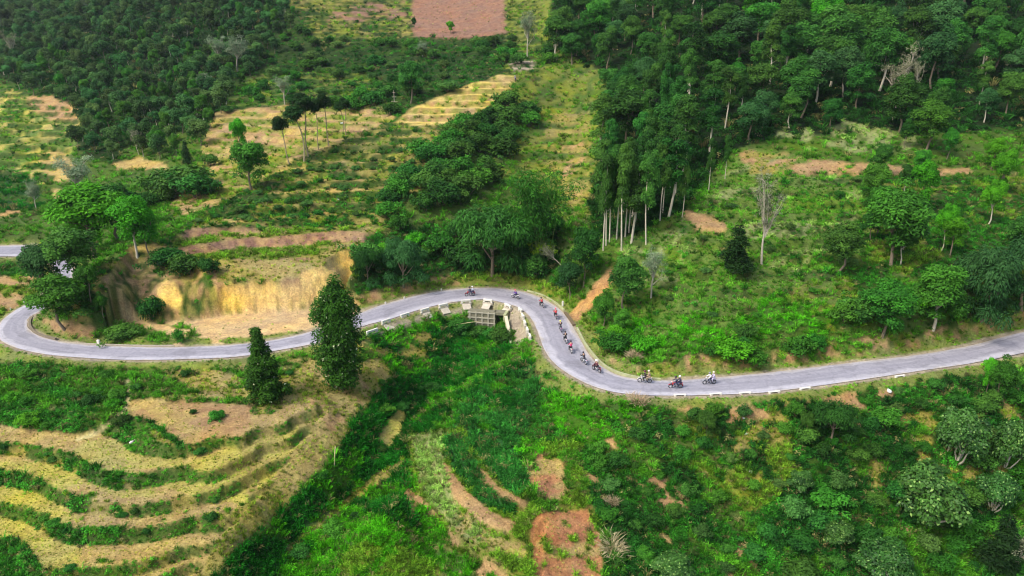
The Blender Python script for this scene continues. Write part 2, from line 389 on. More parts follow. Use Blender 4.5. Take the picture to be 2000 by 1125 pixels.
def leaf_mat(name, dark, light, trans=.22, hue=.02, val=.35, attr_name='tint', tip=None, spec=.12, rough=.65):
    """leaves: colour runs with the leaf's own tint, every plant a little different"""
    m, nt, N, L = mat(name)
    out = N.new('ShaderNodeOutputMaterial'); b = N.new('ShaderNodeBsdfPrincipled'); tr = N.new('ShaderNodeBsdfTranslucent'); ms = N.new('ShaderNodeMixShader')
    b.inputs['Roughness'].default_value = rough; b.inputs['Specular IOR Level'].default_value = spec
    at_ = N.new('ShaderNodeAttribute'); at_.attribute_name = attr_name
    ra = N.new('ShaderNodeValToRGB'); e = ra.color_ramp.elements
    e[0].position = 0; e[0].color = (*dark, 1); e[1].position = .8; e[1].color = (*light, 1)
    if tip:
        t = ra.color_ramp.elements.new(.97); t.color = (*tip, 1)
        t2 = ra.color_ramp.elements.new(.93); t2.color = (*light, 1)
    L.new(at_.outputs['Fac'], ra.inputs[0])
    oi = N.new('ShaderNodeObjectInfo'); hs = N.new('ShaderNodeHueSaturation')
    mr = N.new('ShaderNodeMapRange'); mr.inputs[3].default_value = 1 - val; mr.inputs[4].default_value = 1 + val
    L.new(oi.outputs['Random'], mr.inputs[0]); L.new(mr.outputs[0], hs.inputs['Value'])
    wn_ = N.new('ShaderNodeTexWhiteNoise'); wn_.noise_dimensions = '1D'; L.new(oi.outputs['Random'], wn_.inputs['W'])
    mh = N.new('ShaderNodeMapRange'); mh.inputs[3].default_value = .488 - hue; mh.inputs[4].default_value = .488 + hue
    L.new(wn_.outputs['Value'], mh.inputs[0]); L.new(mh.outputs[0], hs.inputs['Hue'])
    L.new(ra.outputs[0], hs.inputs['Color'])
    L.new(hs.outputs[0], b.inputs['Base Color']); L.new(hs.outputs[0], tr.inputs['Color'])
    ms.inputs[0].default_value = trans
    L.new(b.outputs[0], ms.inputs[1]); L.new(tr.outputs[0], ms.inputs[2]); L.new(ms.outputs[0], out.inputs[0])
    return m

# ------------------------------------------------------------------ what covers the ground
# cover: ground colour, plant colour, plants per m2 factor, kind of plant (0 none 1 short grass 2 tall grass 3 leafy weeds), plant scale
COV = {
 'grass':  ((.075,.13,.02), (.085,.22,.022), 1.0, 2, 1.0),
 'bright': ((.05,.13,.012), (.075,.27,.010), 1.3, 2, .9),
 'lush_shade':   ((.012,.06,.01), (.014,.125,.012), 1.6, 2, 1.1),  # deep green growth, darkened to double as painted shade in gully and knoll
 'rice':   ((.02,.08,.02), (.035,.16,.035), 1.8, 2, 1.0),
 'weeds':  ((.04,.08,.012), (.035,.15,.018), 1.5, 3, 1.0),
 'dweeds': ((.02,.045,.008), (.018,.085,.016), 1.6, 3, 1.1),
 'dry':    ((.35,.28,.095), (.33,.32,.08), 1.1, 1, .65),
 'drygr':  ((.28,.24,.06), (.24,.27,.045), 1.2, 1, .9),
 'pale':   ((.25,.29,.10), (.26,.33,.12), 1.3, 2, .75),
 'gold':   ((.62,.47,.13), (.42,.36,.09), .12, 1, .35),
 'yfield': ((.43,.37,.09), (.36,.36,.07), .9, 1, .38),
 'tan':    ((.43,.315,.11), (.40,.34,.10), .7, 1, .38),
 'brown':  ((.40,.255,.11), (.32,.27,.10), .15, 1, .5),
 'red':    ((.42,.20,.085), (.42,.33,.16), .35, 1, .5),
 'umber':  ((.26,.145,.095), (.26,.21,.10), .6, 1, .6),
 'sand':   ((.60,.42,.20), (.35,.40,.10), .05, 1, .5),
 'ochre':  ((.78,.53,.15), (.35,.36,.08), .03, 1, .5),
 'clay':   ((.40,.25,.11), (.25,.27,.06), .25, 1, .7),
 'forest': ((.014,.03,.008), (.018,.070,.014), 1.3, 3, 1.9),
 'olive':  ((.17,.20,.03), (.16,.25,.03), 1.3, 2, .9),
 'verge':  ((.19,.23,.05), (.17,.30,.035), 1.0, 1, .6),
 'rubble': ((.38,.32,.22), (.25,.28,.08), .25, 1, .6),
 'track':  ((.46,.26,.09), (.30,.30,.06), .08, 1, .5),
 'bank':   ((.07,.12,.02), (.065,.20,.02), 1.6, 3, .62),
 'lawn':   ((.115,.19,.028), (.115,.25,.032), 1.5, 1, .95),
 'path':   ((.55,.47,.22), (.4,.4,.1), 0.0, 0, 1),
}
CN = list(COV); CI = {n: i for i, n in enumerate(CN)}
cov = np.full(H.shape, CI['grass'], np.int16)
PN = {.25: fbm(GX * .25, GY * .25, 200, 4)}
edge0 = fbm(GX * 1.2, GY * 1.2, 72)
def paint(name, poly, jit=6, s=0, p=1.0, fs=.25, band=None):
    """lay a cover over an area; p < 1 lets it come in patches"""
    m = zone2(poly, jit, s)
    if p < 1.0:
        if fs not in PN: PN[fs] = fbm(GX * fs, GY * fs, 200, 4)
        n = np.roll(PN[fs], s * 53 + int(s % 3) * 211, 1)
        q = np.quantile(n[m], 1 - p) if m.any() else 1
        m &= n > q
    if band is not None: m &= band
    cov[m] = CI[name]
def zone2(poly, jit=6, s=0):
    return inpoly(PX + np.roll(JX, s * 41, 1) * jit, PY + np.roll(JY, s * 37, 1) * jit, poly)
ALL = [(-3000,-3000),(5000,-3000),(5000,4000),(-3000,4000)]
# far slope and woods
paint('weeds', [(-900,-900),(3000,-900),(3000,260),(-900,260)], 0)
paint('forest', [(-900,-900),(560,-900),(560,60),(480,160),(430,200),(380,300),(250,330),(150,300),(150,200),(0,150),(-900,150)], 8)
paint('dweeds', [(380,300),(250,330),(150,300),(150,200),(300,170),(420,200)], 8)
paint('grass', [(240,290),(380,250),(420,290),(380,330),(240,330)], 4)
paint('weeds', [(380,120),(560,60),(1080,60),(1080,180),(960,160),(780,215),(560,205),(420,200)], 8)
paint('dweeds', [(400,80),(700,90),(1000,80),(1000,110),(820,150),(600,140),(480,170),(400,150)], 8, 1, .6)
paint('grass', [(480,150),(700,130),(800,200),(560,205),(440,210)], 6, 3, .75)
paint('olive', [(480,150),(700,130),(780,210),(560,205),(440,210)], 6, 9, .25)
paint('drygr', [(560,0),(820,0),(820,70),(620,85),(600,40)], 8, 4, .45)
paint('olive', [(560,0),(820,0),(820,70),(620,85),(600,40)], 8, 8, .4)
paint('umber', [(805,-40),(985,-40),(988,66),(900,76),(805,70)], 3)
paint('umber', [(620,20),(800,0),(800,30),(640,55)], 6, 5, .35)
paint('olive', [(985,-40),(1075,-40),(1078,80),(990,72)], 3)
paint('olive', [(985,70),(1100,90),(1190,150),(1190,230),(1175,420),(1100,430),(1000,340),(960,330),(1010,200),(985,120)], 6)
paint('grass', [(985,70),(1100,90),(1190,150),(1190,260),(1175,430),(1100,430),(1000,340),(960,330),(1010,200),(985,120)], 6, 6, .45)
paint('drygr', [(1070,220),(1150,215),(1150,390),(1110,400),(1060,300)], 6, 7, .5)
paint('brown', [(1080,240),(1140,240),(1140,380),(1100,380)], 6, 17, .14)
paint('rubble', [(995,120),(1045,118),(1040,138),(1000,138)], 3)
# far left fields
paint('lawn', [(-900,150),(0,165),(60,190),(150,212),(165,260),(120,330),(95,360),(-900,360)], 5)
paint('yfield', [(-900,150),(0,165),(60,190),(150,212),(165,260),(120,330),(95,360),(-900,360)], 5, 3, .3)
paint('olive', [(-900,200),(0,200),(100,240),(110,330),(-900,340)], 5, 13, .3)
paint('brown', [(50,188),(100,188),(165,215),(150,240),(100,235),(60,215)], 4)
paint('lush_shade', [(-900,345),(60,345),(85,400),(70,412),(-900,412)], 3)
paint('tan', [(75,300),(120,292),(150,330),(130,355),(92,355)], 4)
paint('tan', [(100,370),(160,372),(150,395),(105,392)], 3)
paint('grass', [(-900,412),(80,412),(130,440),(120,478),(-900,478)], 4)
paint('brown', [(-900,405),(40,410),(40,425),(-900,425)], 3)
paint('olive', [(-900,510),(70,508),(80,580),(0,640),(-60,650),(-900,640)], 4)
paint('brown', [(-900,545),(70,535),(70,580),(0,630),(-60,640),(-900,610)], 4, 4, .6)
paint('weeds', [(-900,500),(90,505),(90,540),(20,540),(-900,545)], 4)
# mid hill
paint('drygr', [(340,470),(420,400),(520,345),(600,300),(720,250),(790,236),(870,240),(830,300),(820,370),(760,440),(720,500),(600,512),(430,510),(345,500)], 5)
paint('olive', [(340,470),(420,400),(520,345),(600,300),(720,250),(790,236),(830,300),(760,440),(720,500),(600,512),(430,510),(345,500)], 5, 3, .4, .5)
MIDP = [(360,445),(440,390),(520,345),(600,300),(720,250),(870,240),(840,300),(830,370),(770,440),(740,470),(540,470)]
paint('weeds', MIDP, 5, 5, .28, .6)
paint('dry', [(340,470),(380,445),(760,445),(700,500),(430,510),(345,500)], 4, 2)
paint('drygr', [(340,470),(380,445),(760,445),(700,500),(430,510),(345,500)], 4, 6, .4, .4)
paint('brown', [(365,452),(660,456),(650,472),(365,470)], 3, 6, .55, .5)
paint('weeds', [(430,400),(660,400),(700,440),(640,452),(420,440)], 5, 11, .3, .5)
paint('brown', [(380,335),(420,220),(560,205),(750,210),(770,230),(640,285),(520,340),(420,400),(360,420),(330,400)], 4)
paint('tan', [(380,335),(420,220),(560,205),(750,210),(770,230),(640,285),(520,340),(420,400),(360,420),(330,400)], 4, 5, .55, .3)
paint('dry', [(360,420),(400,290),(500,280),(620,285),(560,330),(460,380),(400,415)], 4, 8, .45, .4)
paint('olive', [(330,400),(400,330),(520,300),(640,285),(520,345),(420,400),(350,450)], 4, 14, .3, .4)
paint('grass', [(120,395),(250,325),(380,290),(400,330),(330,400),(300,440),(200,470),(120,440)], 5)
paint('tan', [(218,318),(270,308),(320,318),(330,330),(230,331)], 3)
paint('gold', [(770,244),(800,213),(860,188),(920,163),(975,146),(1014,150),(985,185),(900,244)], 1)
paint('drygr', [(280,480),(345,460),(400,520),(420,530),(300,560),(250,640),(190,650),(130,640),(150,560),(200,520)], 5)
paint('weeds', [(280,480),(345,460),(400,520),(420,530),(300,560),(250,640),(190,650),(130,640),(150,560),(200,520)], 5, 4, .35, .4)
paint('clay', [(230,520),(440,505),(450,560),(400,600),(240,610)], 5, 5, .35, .4)
paint('drygr', [(400,488),(700,488),(700,545),(430,550)], 3)
paint('dry', [(400,488),(700,488),(700,545),(430,550)], 3, 4, .5, .5)
SH = Z_MID & (PY > 445); MR = (RISER > .5)
cov[SH & (PN[.25] > .47)] = CI['olive']
cov[SH & MR] = CI['brown']; cov[SH & MR & (edge0 > .5)] = CI['umber']
paint('weeds', [(690,520),(720,455),(800,440),(900,430),(1080,440),(1100,560),(1000,555),(850,545),(760,560),(700,545)], 5)
paint('dweeds', [(690,520),(740,465),(800,440),(900,430),(1080,440),(1100,550),(1000,548),(850,538),(760,550),(700,540)], 5, 3, .6)
MR = (RISER > .5)
for zz, pk, sd in ((Z_MID, 'weeds', 5), (Z_BACK, 'olive', 15), (Z_FARL, 'weeds', 25)):
    n_ = np.roll(PN[.25], sd * 31, 1); cov[zz & MR & (n_ > .40) & (PY < 445)] = CI[pk]
cov[Z_MID & ~MR & (np.roll(PN[.25], 777, 1) > .66) & (PY < 440)] = CI['tan']
cov[Z_GOLD & MR] = CI['olive']; cov[Z_GOLD & MR & (edge0 > .55)] = CI['clay']
# right hill
paint('pale', [(1190,470),(1340,420),(1450,290),(1620,310),(1710,400),(1690,480),(1640,600),(1500,650),(1300,660),(1190,640)], 6)
paint('grass', [(1190,470),(1340,420),(1450,290),(1620,310),(1710,400),(1690,480),(1640,600),(1500,650),(1300,660),(1190,640)], 6, 5, .62, .22)
paint('weeds', [(1190,470),(1340,420),(1450,330),(1620,340),(1690,480),(1640,600),(1500,650),(1300,660),(1190,640)], 6, 15, .12, .4)
paint('lawn', [(1190,470),(1340,420),(1450,290),(1620,310),(1710,400),(1690,480),(1640,600),(1500,650),(1300,660),(1190,640)], 6)
paint('pale', [(1200,480),(1340,420),(1450,300),(1620,330),(1690,400),(1640,480),(1500,560),(1300,600)], 6, 25, .22, .15)
cov[Z_CLR & MR & (edge0 > .46)] = CI['grass']; cov[Z_CLR & MR & (edge0 > .60)] = CI['weeds']
cov[Z_UP2 & MR & (edge0 > .45) & (cov != CI['umber'])] = CI['dweeds']
paint('bright', [(1150,600),(1300,620),(1640,560),(1660,660),(1500,690),(1300,700),(1180,680)], 6, 9, .5)
paint('brown', [(1335,408),(1375,418),(1420,440),(1415,456),(1370,450),(1335,425)], 2)
paint('clay', [(1440,290),(1560,310),(1760,325),(1900,330),(1900,345),(1740,345),(1560,340),(1450,320)], 4, 4, .55, .4)
paint('brown', [(1590,312),(1760,326),(1900,333),(1900,340),(1740,337),(1590,324)], 3, 1, .8, .4)
paint('drygr', [(1450,300),(1540,300),(1560,350),(1470,350)], 5, 4, .5)
paint('olive', [(1700,350),(2100,340),(2400,340),(2400,600),(2000,600),(1700,520)], 6)
paint('weeds', [(1640,350),(2100,340),(2400,340),(2400,600),(2000,620),(1640,640)], 6, 4, .6)
paint('olive', [(1500,560),(1660,540),(1690,640),(1620,650)], 5, 7, .35, .4)
paint('forest', [(1180,470),(1150,400),(1190,230),(1190,150),(1090,100),(1060,-300),(3000,-400),(3000,240),(2000,250),(1760,262),(1500,270),(1420,300),(1330,410),(1250,450)], 6)
paint('pale', [(1510,245),(1620,235),(1780,255),(1800,290),(1640,300),(1520,290)], 5, 3, .45, .4)
# slope over the road, inside the bend
paint('verge', [(1090,590),(1140,600),(1160,640),(1200,690),(1250,715),(1600,705),(2000,610),(2400,560),(2400,600),(2000,650),(1660,712),(1300,745),(1180,725),(1120,650)], 3)
paint('track', [(1180,535),(1195,520),(1200,545),(1165,590),(1130,630),(1108,618),(1140,585),(1155,560)], 2)
paint('weeds', [(690,545),(850,530),(1020,545),(1100,575),(1085,590),(1000,560),(930,558),(850,562),(760,585),(700,605)], 3)
paint('verge', [(690,575),(850,548),(930,546),(1000,552),(1060,572),(1030,575),(940,565),(850,570),(700,612)], 2)
# lay-by and cut
paint('sand', [(215,640),(240,622),(300,628),(380,624),(450,613),(560,607),(625,600),(668,590),(700,592),(700,620),(600,650),(500,672),(300,678),(205,672)], 2)
paint('grass', [(180,630),(360,634),(390,655),(320,680),(180,676),(90,650),(70,620)], 3, 2, .8)
paint('verge', [(60,600),(90,640),(180,660),(360,655),(420,665),(600,645),(690,612),(690,625),(600,655),(420,680),(200,682),(90,665),(55,640)], 2, 4, .8)
paint('clay', [(80,620),(190,640),(180,665),(100,650)], 3)
cov[CUT & (H > .9)] = CI['ochre']
LC = zone2([(150,480),(415,500),(432,560),(428,640),(150,660)], 3)
cov[LC & CUT] = CI['clay']; cov[LC & CUT & (edge0 > .52)] = CI['drygr']; cov[LC & CUT & (np.roll(edge0, 99, 1) > .52)] = CI['weeds']
paint('ochre', [(305,560),(325,548),(350,560),(355,600),(310,606)], 2, 0, 1, .25, CUT)
paint('umber', [(430,535),(515,530),(590,545),(590,552),(440,556)], 2, 0, 1, .25, CUT)
# near side of the road, left
paint('weeds', [(-900,700),(560,690),(560,760),(250,790),(240,840),(150,850),(-900,830)], 4)
paint('grass', [(-900,700),(560,690),(560,760),(250,790),(240,840),(150,850),(-900,830)], 4, 4, .35)
paint('dry', [(250,730),(600,700),(720,660),(770,720),(720,800),(640,900),(560,990),(430,1125),(380,1250),(100,1250),(250,1100),(480,900),(480,780),(260,780)], 4)
paint('drygr', [(250,730),(600,700),(720,660),(770,720),(720,800),(640,900),(560,990),(430,1125),(380,1250),(100,1250),(250,1100),(480,900),(480,780),(260,780)], 4, 5, .38, .3)
paint('grass', [(250,730),(600,700),(720,650),(740,700),(640,720),(560,740),(480,760),(260,780)], 4, 6, .55, .3)
paint('brown', [(560,760),(720,720),(740,760),(660,850),(600,800)], 4, 7, .25, .3)
paint('verge', [(-900,690),(0,676),(75,690),(250,702),(460,696),(600,670),(640,668),(640,682),(460,712),(250,718),(75,708),(-900,710)], 2)
LLm = Z_LL & (PY > 790) & (RISER < .5)
cov[LLm] = CI['tan']
paint('yfield', [(-900,900),(200,900),(300,930),(700,780),(700,900),(480,1130),(380,1300),(-900,1300)], 6, 5, .85, .1, LLm)
paint('lawn', [(-400,900),(380,860),(700,760),(700,900),(480,1050),(300,1120),(-400,1200)], 5, 8, .03, .3, LLm)
paint('dry', [(560,820),(700,740),(720,790),(600,900),(480,1020),(480,900)], 5, 18, .6, .3, Z_LL)
paint('brown', [(250,782),(330,782),(490,792),(492,830),(455,862),(415,884),(372,878),(340,850),(290,826),(246,812)], 2)
paint('tan', [(250,782),(330,782),(420,792),(372,878),(340,850),(290,826),(246,812)], 2, 5, .6)
paint('yfield', [(132,886),(170,862),(210,857),(280,862),(352,893),(360,910),(300,914),(240,916),(190,914)], 2)
paint('weeds', [(240,810),(300,825),(372,878),(362,900),(345,892),(290,866),(200,852)], 2)
paint('drygr', [(240,822),(300,838),(360,885),(352,894),(290,864),(205,852)], 2)
LR = (RISER > .5) & Z_LL
cov[LR] = CI['drygr']
paint('bank', ALL, 0, 8, .75, .35, LR & (PX < 470))
paint('bank', ALL, 0, 28, .30, .5, LR)
paint('weeds', ALL, 0, 18, .3, .35, LR & (PX < 260))
paint('weeds', [(0,1050),(35,1055),(85,1110),(90,1140),(-200,1140),(-200,1040)], 3)
# gully, knoll: dark against bright cover also paints the light and shade of the relief
GUL = [(720,655),(760,640),(820,620),(920,640),(990,640),(1000,690),(930,730),(880,800),(840,850),(800,930),(720,1000),(560,1140),(400,1150),(450,1090),(560,990),(650,900),(700,810),(770,735)]
paint('lush_shade', GUL, 5)
paint('bright', GUL, 5, 3, .22)
paint('drygr', [(740,660),(840,650),(860,690),(780,700),(730,690)], 4, 6, .5)
paint('yfield', [(742,860),(750,830),(785,792),(795,800),(785,850),(750,880)], 3)
paint('bright', [(560,1080),(650,970),(720,920),(790,900),(810,960),(860,1050),(900,1140),(880,1300),(450,1300)], 5)
paint('lush_shade', [(560,1060),(660,960),(740,900),(790,900),(830,1000),(860,1060),(780,1020),(700,1000),(600,1080)], 5, 7, .55)
paint('olive', [(680,1060),(760,1050),(860,1110),(860,1200),(640,1200)], 5, 3, .45)
paint('drygr', [(735,925),(790,895),(800,905),(740,945),(560,1080),(540,1090)], 2)
# centre slope
paint('bright', [(860,840),(940,740),(1040,690),(1080,740),(1180,780),(1300,790),(1300,860),(1200,860),(1100,880),(1040,900),(900,840)], 5)
paint('weeds', [(860,840),(940,740),(1040,690),(1080,740),(1180,780),(1300,790),(1300,860),(1200,860),(1100,880),(1040,900),(900,840)], 5, 5, .4)
paint('rice', [(880,840),(930,760),(1030,700),(1060,750),(1010,880),(1040,960),(960,930),(900,880)], 4, 6, .75)
paint('lush_shade', [(870,800),(950,730),(1040,700),(1050,740),(1000,800)], 4, 16, .5)
CEN = Z_CEN
paint('olive', [(800,850),(900,835),(1060,1000),(1060,1150),(960,1150),(860,1060),(800,960)], 3)
paint('rice', [(868,850),(900,850),(925,900),(965,945),(1010,985),(1005,1010),(940,985),(895,930),(868,890)], 2)
paint('rice', [(905,840),(1000,850),(1030,940),(1020,975),(960,930),(925,885)], 3)
paint('pale', [(806,850),(862,842),(866,895),(880,935),(900,985),(880,1010),(840,985),(818,940)], 2)
paint('pale', [(822,930),(850,930),(900,1000),(960,1046),(1030,1066),(1020,1095),(960,1080),(890,1040),(845,985)], 2)
paint('dry', [(822,930),(850,930),(900,1000),(960,1046),(1030,1066),(1020,1095),(960,1080),(890,1040),(845,985)], 2, 3, .5, .5)
paint('brown', [(860,900),(872,905),(905,950),(960,1000),(1010,1020),(1010,1040),(950,1030),(890,985)], 2)
paint('brown', [(925,905),(940,915),(975,950),(1020,975),(1040,985),(1030,995),(985,975),(940,940)], 2)
paint('clay', [(840,990),(900,1060),(980,1110),(1020,1140),(900,1140),(830,1040),(790,970),(800,950)], 4, 4, .6)
paint('bright', [(790,900),(812,900),(830,990),(900,1080),(980,1140),(900,1140),(820,1040)], 4, 7, .6)
paint('tan', [(1045,890),(1075,882),(1105,905),(1100,935),(1115,965),(1110,982),(1070,975),(1028,940),(1030,922),(1050,920)], 2)
paint('red', [(1045,890),(1075,882),(1105,905),(1100,935),(1115,965),(1110,982),(1070,975),(1028,940),(1030,922),(1050,920)], 2, 4, .4)
paint('red', [(1040,1015),(1075,1000),(1155,990),(1165,1030),(1178,1070),(1178,1200),(1060,1200),(1036,1060)], 5)
paint('tan', [(1045,1060),(1178,1055),(1178,1085),(1050,1090)], 4, 9, .6, .6)
paint('olive', [(1040,1015),(1175,990),(1178,1200),(1060,1200)], 4, 31, .08, 1.1)
paint('yfield', [(985,1070),(1030,1080),(1030,1140),(990,1140)], 4, 3, .3)
paint('olive', [(1025,860),(1150,870),(1150,990),(1040,1010),(1000,1060),(1000,1000),(1040,980)], 4, 21, .3)
# right slope under the road
RSL = [(1130,880),(1300,800),(1600,765),(2000,700),(2500,640),(2500,1400),(1180,1400),(1185,1060),(1160,980)]
paint('weeds', RSL, 4)
paint('clay', RSL, 4, 44, .06, .35)
paint('grass', RSL, 4, 5, .32, .18)
paint('dweeds', RSL, 4, 15, .42, .2)
paint('olive', [(1300,830),(1520,800),(1560,930),(1480,1000),(1380,960)], 5, 5, .5)
paint('drygr', [(1400,830),(1520,800),(1600,900),(1500,960),(1400,960)], 4, 9, .22, .4)
paint('drygr', [(1700,820),(1990,780),(1960,960),(1700,960)], 4, 19, .25, .4)
paint('clay', [(1280,782),(1400,775),(1500,790),(1500,820),(1400,828),(1330,800)], 3, 4, .7)
paint('clay', [(1500,775),(1760,755),(1780,800),(1560,810)], 4, 6, .35, .4)
paint('verge', [(1060,735),(1120,760),(1230,780),(1400,775),(1600,760),(2000,695),(2500,620),(2500,640),(2000,706),(1600,770),(1300,790),(1120,775),(1050,745),(1035,660),(1060,665)], 2)
paint('path', [(247,705),(252,705),(255,770),(252,790),(244,806),(190,850),(150,862),(148,856),(188,843),(238,803),(247,786)], 1)
# kerbside covers set by the distance to the road
edge_n = fbm(GX * .9, GY * .9, 71)
cov[(RD > -1) & (RD < .35 + .5 * edge_n)] = CI['rubble']
cov[(RD >= .35 + .5 * edge_n) & (RD < 1.1 + 1.3 * edge_n) & (cov != CI['sand']) & (cov != CI['red']) & (cov != CI['track'])] = CI['verge']
bh = H - RZ
BK = BANK & (edge_n > .42) & (PX > 1180) & (bh < 1.3 + edge_n)
cov[BK & (cov != CI['red']) & (cov != CI['track'])] = CI['clay']; cov[BK & (edge0 > .5)] = CI['olive']
BK = BANK & (PX < 1180) & (PX > 640) & (bh < 1.5)
cov[BK & (cov != CI['red']) & (cov != CI['track']) & (cov != CI['ochre'])] = CI['olive']
cov[BK & (edge_n > .5) & (PX < 900) & (cov != CI['ochre'])] = CI['clay']
# slabs of rubble round the culvert
paint('rubble', [(990,600),(1015,605),(1030,660),(1012,680),(995,640)], 2)
paint('rubble', [(735,640),(830,612),(905,600),(970,597),(970,612),(900,612),(840,622),(750,655)], 3, 4, .8)

GCOL = np.array([COV[n][0] for n in CN]); g = GCOL[cov]
for _ in range(1):
    g = (g * 2 + np.roll(g, 1, 0) + np.roll(g, -1, 0) + np.roll(g, 1, 1) + np.roll(g, -1, 1)) / 6
V = np.stack([GX, GY, H], -1).reshape(-1, 3)
ii = (np.arange(NY - 1)[:, None] * NS + np.arange(NS - 1)[None, :])
FQ = np.stack([ii, ii + 1, ii + NS + 1, ii + NS], -1).reshape(-1, 4)
me = mesh_np('hillside', V, FQ, True)
attr(me, 'cover', np.concatenate([g, np.ones((*g.shape[:2], 1))], -1).reshape(-1, 4), 'FLOAT_COLOR')
rock = np.isin(cov, [CI['ochre'], CI['sand'], CI['clay'], CI['brown'], CI['red'], CI['umber'], CI['rubble'], CI['tan']]).astype(float)
attr(me, 'bare', rock.ravel())
ground = link(bpy.data.objects.new('ground', me)); tag(ground, 'terraced green and ochre hillside falling to a gully under the road', 'ground', kind='structure')
m, nt, N, L = mat('ground_soil_and_turf')
out = N.new('ShaderNodeOutputMaterial'); b = N.new('ShaderNodeBsdfPrincipled'); b.inputs['Roughness'].default_value = .95; b.inputs['Specular IOR Level'].default_value = .1
ac = N.new('ShaderNodeAttribute'); ac.attribute_name = 'cover'
ge = N.new('ShaderNodeNewGeometry')
def noise(scale, detail=6, rough=.6, vec=None):
    n = N.new('ShaderNodeTexNoise'); n.inputs['Scale'].default_value = scale; n.inputs['Detail'].default_value = detail; n.inputs['Roughness'].default_value = rough
    L.new(vec or ge.outputs['Position'], n.inputs['Vector']); return n
n1, n2, n3, n5 = noise(.6, 8, .7), noise(3.5, 6, .75), noise(.12, 5), noise(13, 4, .8)
mp = N.new('ShaderNodeMapping'); mp.inputs['Scale'].default_value = (1.6, 1.6, .15); L.new(ge.outputs['Position'], mp.inputs[0])
n4 = noise(1.2, 6, .7, mp.outputs[0])
def mrange(src, a, b_, c, d):
    r = N.new('ShaderNodeMapRange'); r.inputs[1].default_value = a; r.inputs[2].default_value = b_; r.inputs[3].default_value = c; r.inputs[4].default_value = d
    L.new(src, r.inputs[0]); return r.outputs[0]
def mul(a, b_):
    r = N.new('ShaderNodeMath'); r.operation = 'MULTIPLY'; L.new(a, r.inputs[0]); L.new(b_, r.inputs[1]); return r.outputs[0]
v = mul(mrange(n5.outputs[0], .32, .68, .62, 1.38), mul(mul(mrange(n1.outputs[0], .3, .7, .72, 1.25), mrange(n2.outputs[0], .3, .7, .62, 1.35)), mul(mrange(n3.outputs[0], .3, .7, .85, 1.15), mrange(n4.outputs[0], .3, .7, .9, 1.08))))
hs = N.new('ShaderNodeHueSaturation'); L.new(ac.outputs['Color'], hs.inputs['Color']); L.new(v, hs.inputs['Value'])
L.new(mrange(n1.outputs[0], .3, .7, .485, .515), hs.inputs['Hue']); L.new(mrange(n3.outputs[0], .3, .7, .85, 1.1), hs.inputs['Saturation'])
L.new(hs.outputs[0], b.inputs['Base Color'])
bu = N.new('ShaderNodeBump'); bu.inputs['Strength'].default_value = .7; bu.inputs['Distance'].default_value = .35
ad = N.new('ShaderNodeMath'); ad.operation = 'ADD'; L.new(n1.outputs[0], ad.inputs[0]); L.new(n2.outputs[0], ad.inputs[1]); L.new(ad.outputs[0], bu.inputs['Height']); L.new(bu.outputs[0], b.inputs['Normal'])
L.new(b.outputs[0], out.inputs[0]); me.materials.append(m)

# ------------------------------------------------------------------ road
nr = len(RC); ks = np.array([0, .04, .2, .5, .8, .96, 1.0]); RV = []
lng = np.concatenate([[0], np.cumsum(np.linalg.norm(np.diff(RC, axis=0), axis=1))])
for i in range(nr):
    for k in ks:
        p = EA[i] * (1 - k) + EB[i] * k; RV.append((p[0], p[1], p[2] + .02 + .05 * (1 - abs(2 * k - 1))))
RV = np.array(RV); ii = (np.arange(nr - 1)[:, None] * 7 + np.arange(6)[None, :])
me = mesh_np('road', RV, np.stack([ii, ii + 7, ii + 8, ii + 1], -1).reshape(-1, 4), True)
attr(me, 'across', np.tile(ks, nr)); attr(me, 'along', np.repeat(lng, 7))
road = link(bpy.data.objects.new('road', me)); tag(road, 'winding grey asphalt mountain road with pale worn edges', 'road', kind='structure')
m, nt, N, L = mat('worn_asphalt')
out = N.new('ShaderNodeOutputMaterial'); b = N.new('ShaderNodeBsdfPrincipled'); b.inputs['Roughness'].default_value = .75; b.inputs['Specular IOR Level'].default_value = .3
ge = N.new('ShaderNodeNewGeometry')
aa = N.new('ShaderNodeAttribute'); aa.attribute_name = 'across'; al = N.new('ShaderNodeAttribute'); al.attribute_name = 'along'
n0 = noise(.35, 5); n1 = noise(2.2, 6, .7); n2 = noise(14, 3)
s1 = N.new('ShaderNodeMath'); s1.operation = 'ADD'; L.new(aa.outputs['Fac'], s1.inputs[0]); L.new(mrange(n0.outputs[0], .3, .7, -.07, .07), s1.inputs[1])
s2 = N.new('ShaderNodeMath'); s2.operation = 'ADD'; L.new(s1.outputs[0], s2.inputs[0]); L.new(mrange(n1.outputs[0], .3, .7, -.03, .03), s2.inputs[1])
ra = N.new('ShaderNodeValToRGB'); e = ra.color_ramp.elements
W_, A_ = (.45, .44, .48, 1), (.30, .295, .335, 1)
e[0].position = 0; e[0].color = (.50, .46, .42, 1); e[1].position = 1; e[1].color = (.46, .42, .37, 1)
for p_, c_ in ((.04, W_), (.17, W_), (.25, A_), (.47, (.31,.305,.35,1)), (.55, (.29,.285,.33,1)), (.68, (.33,.325,.37,1)), (.84, A_), (.89, (.42,.41,.45,1)), (.96, (.42,.39,.38,1))):
    x = e.new(p_); x.color = c_
L.new(s2.outputs[0], ra.inputs[0])
hs = N.new('ShaderNodeHueSaturation'); L.new(ra.outputs[0], hs.inputs['Color'])
cx = N.new('ShaderNodeCombineXYZ'); sx = N.new('ShaderNodeMath'); sx.operation = 'MULTIPLY'; sx.inputs[1].default_value = 9.0; L.new(aa.outputs['Fac'], sx.inputs[0])
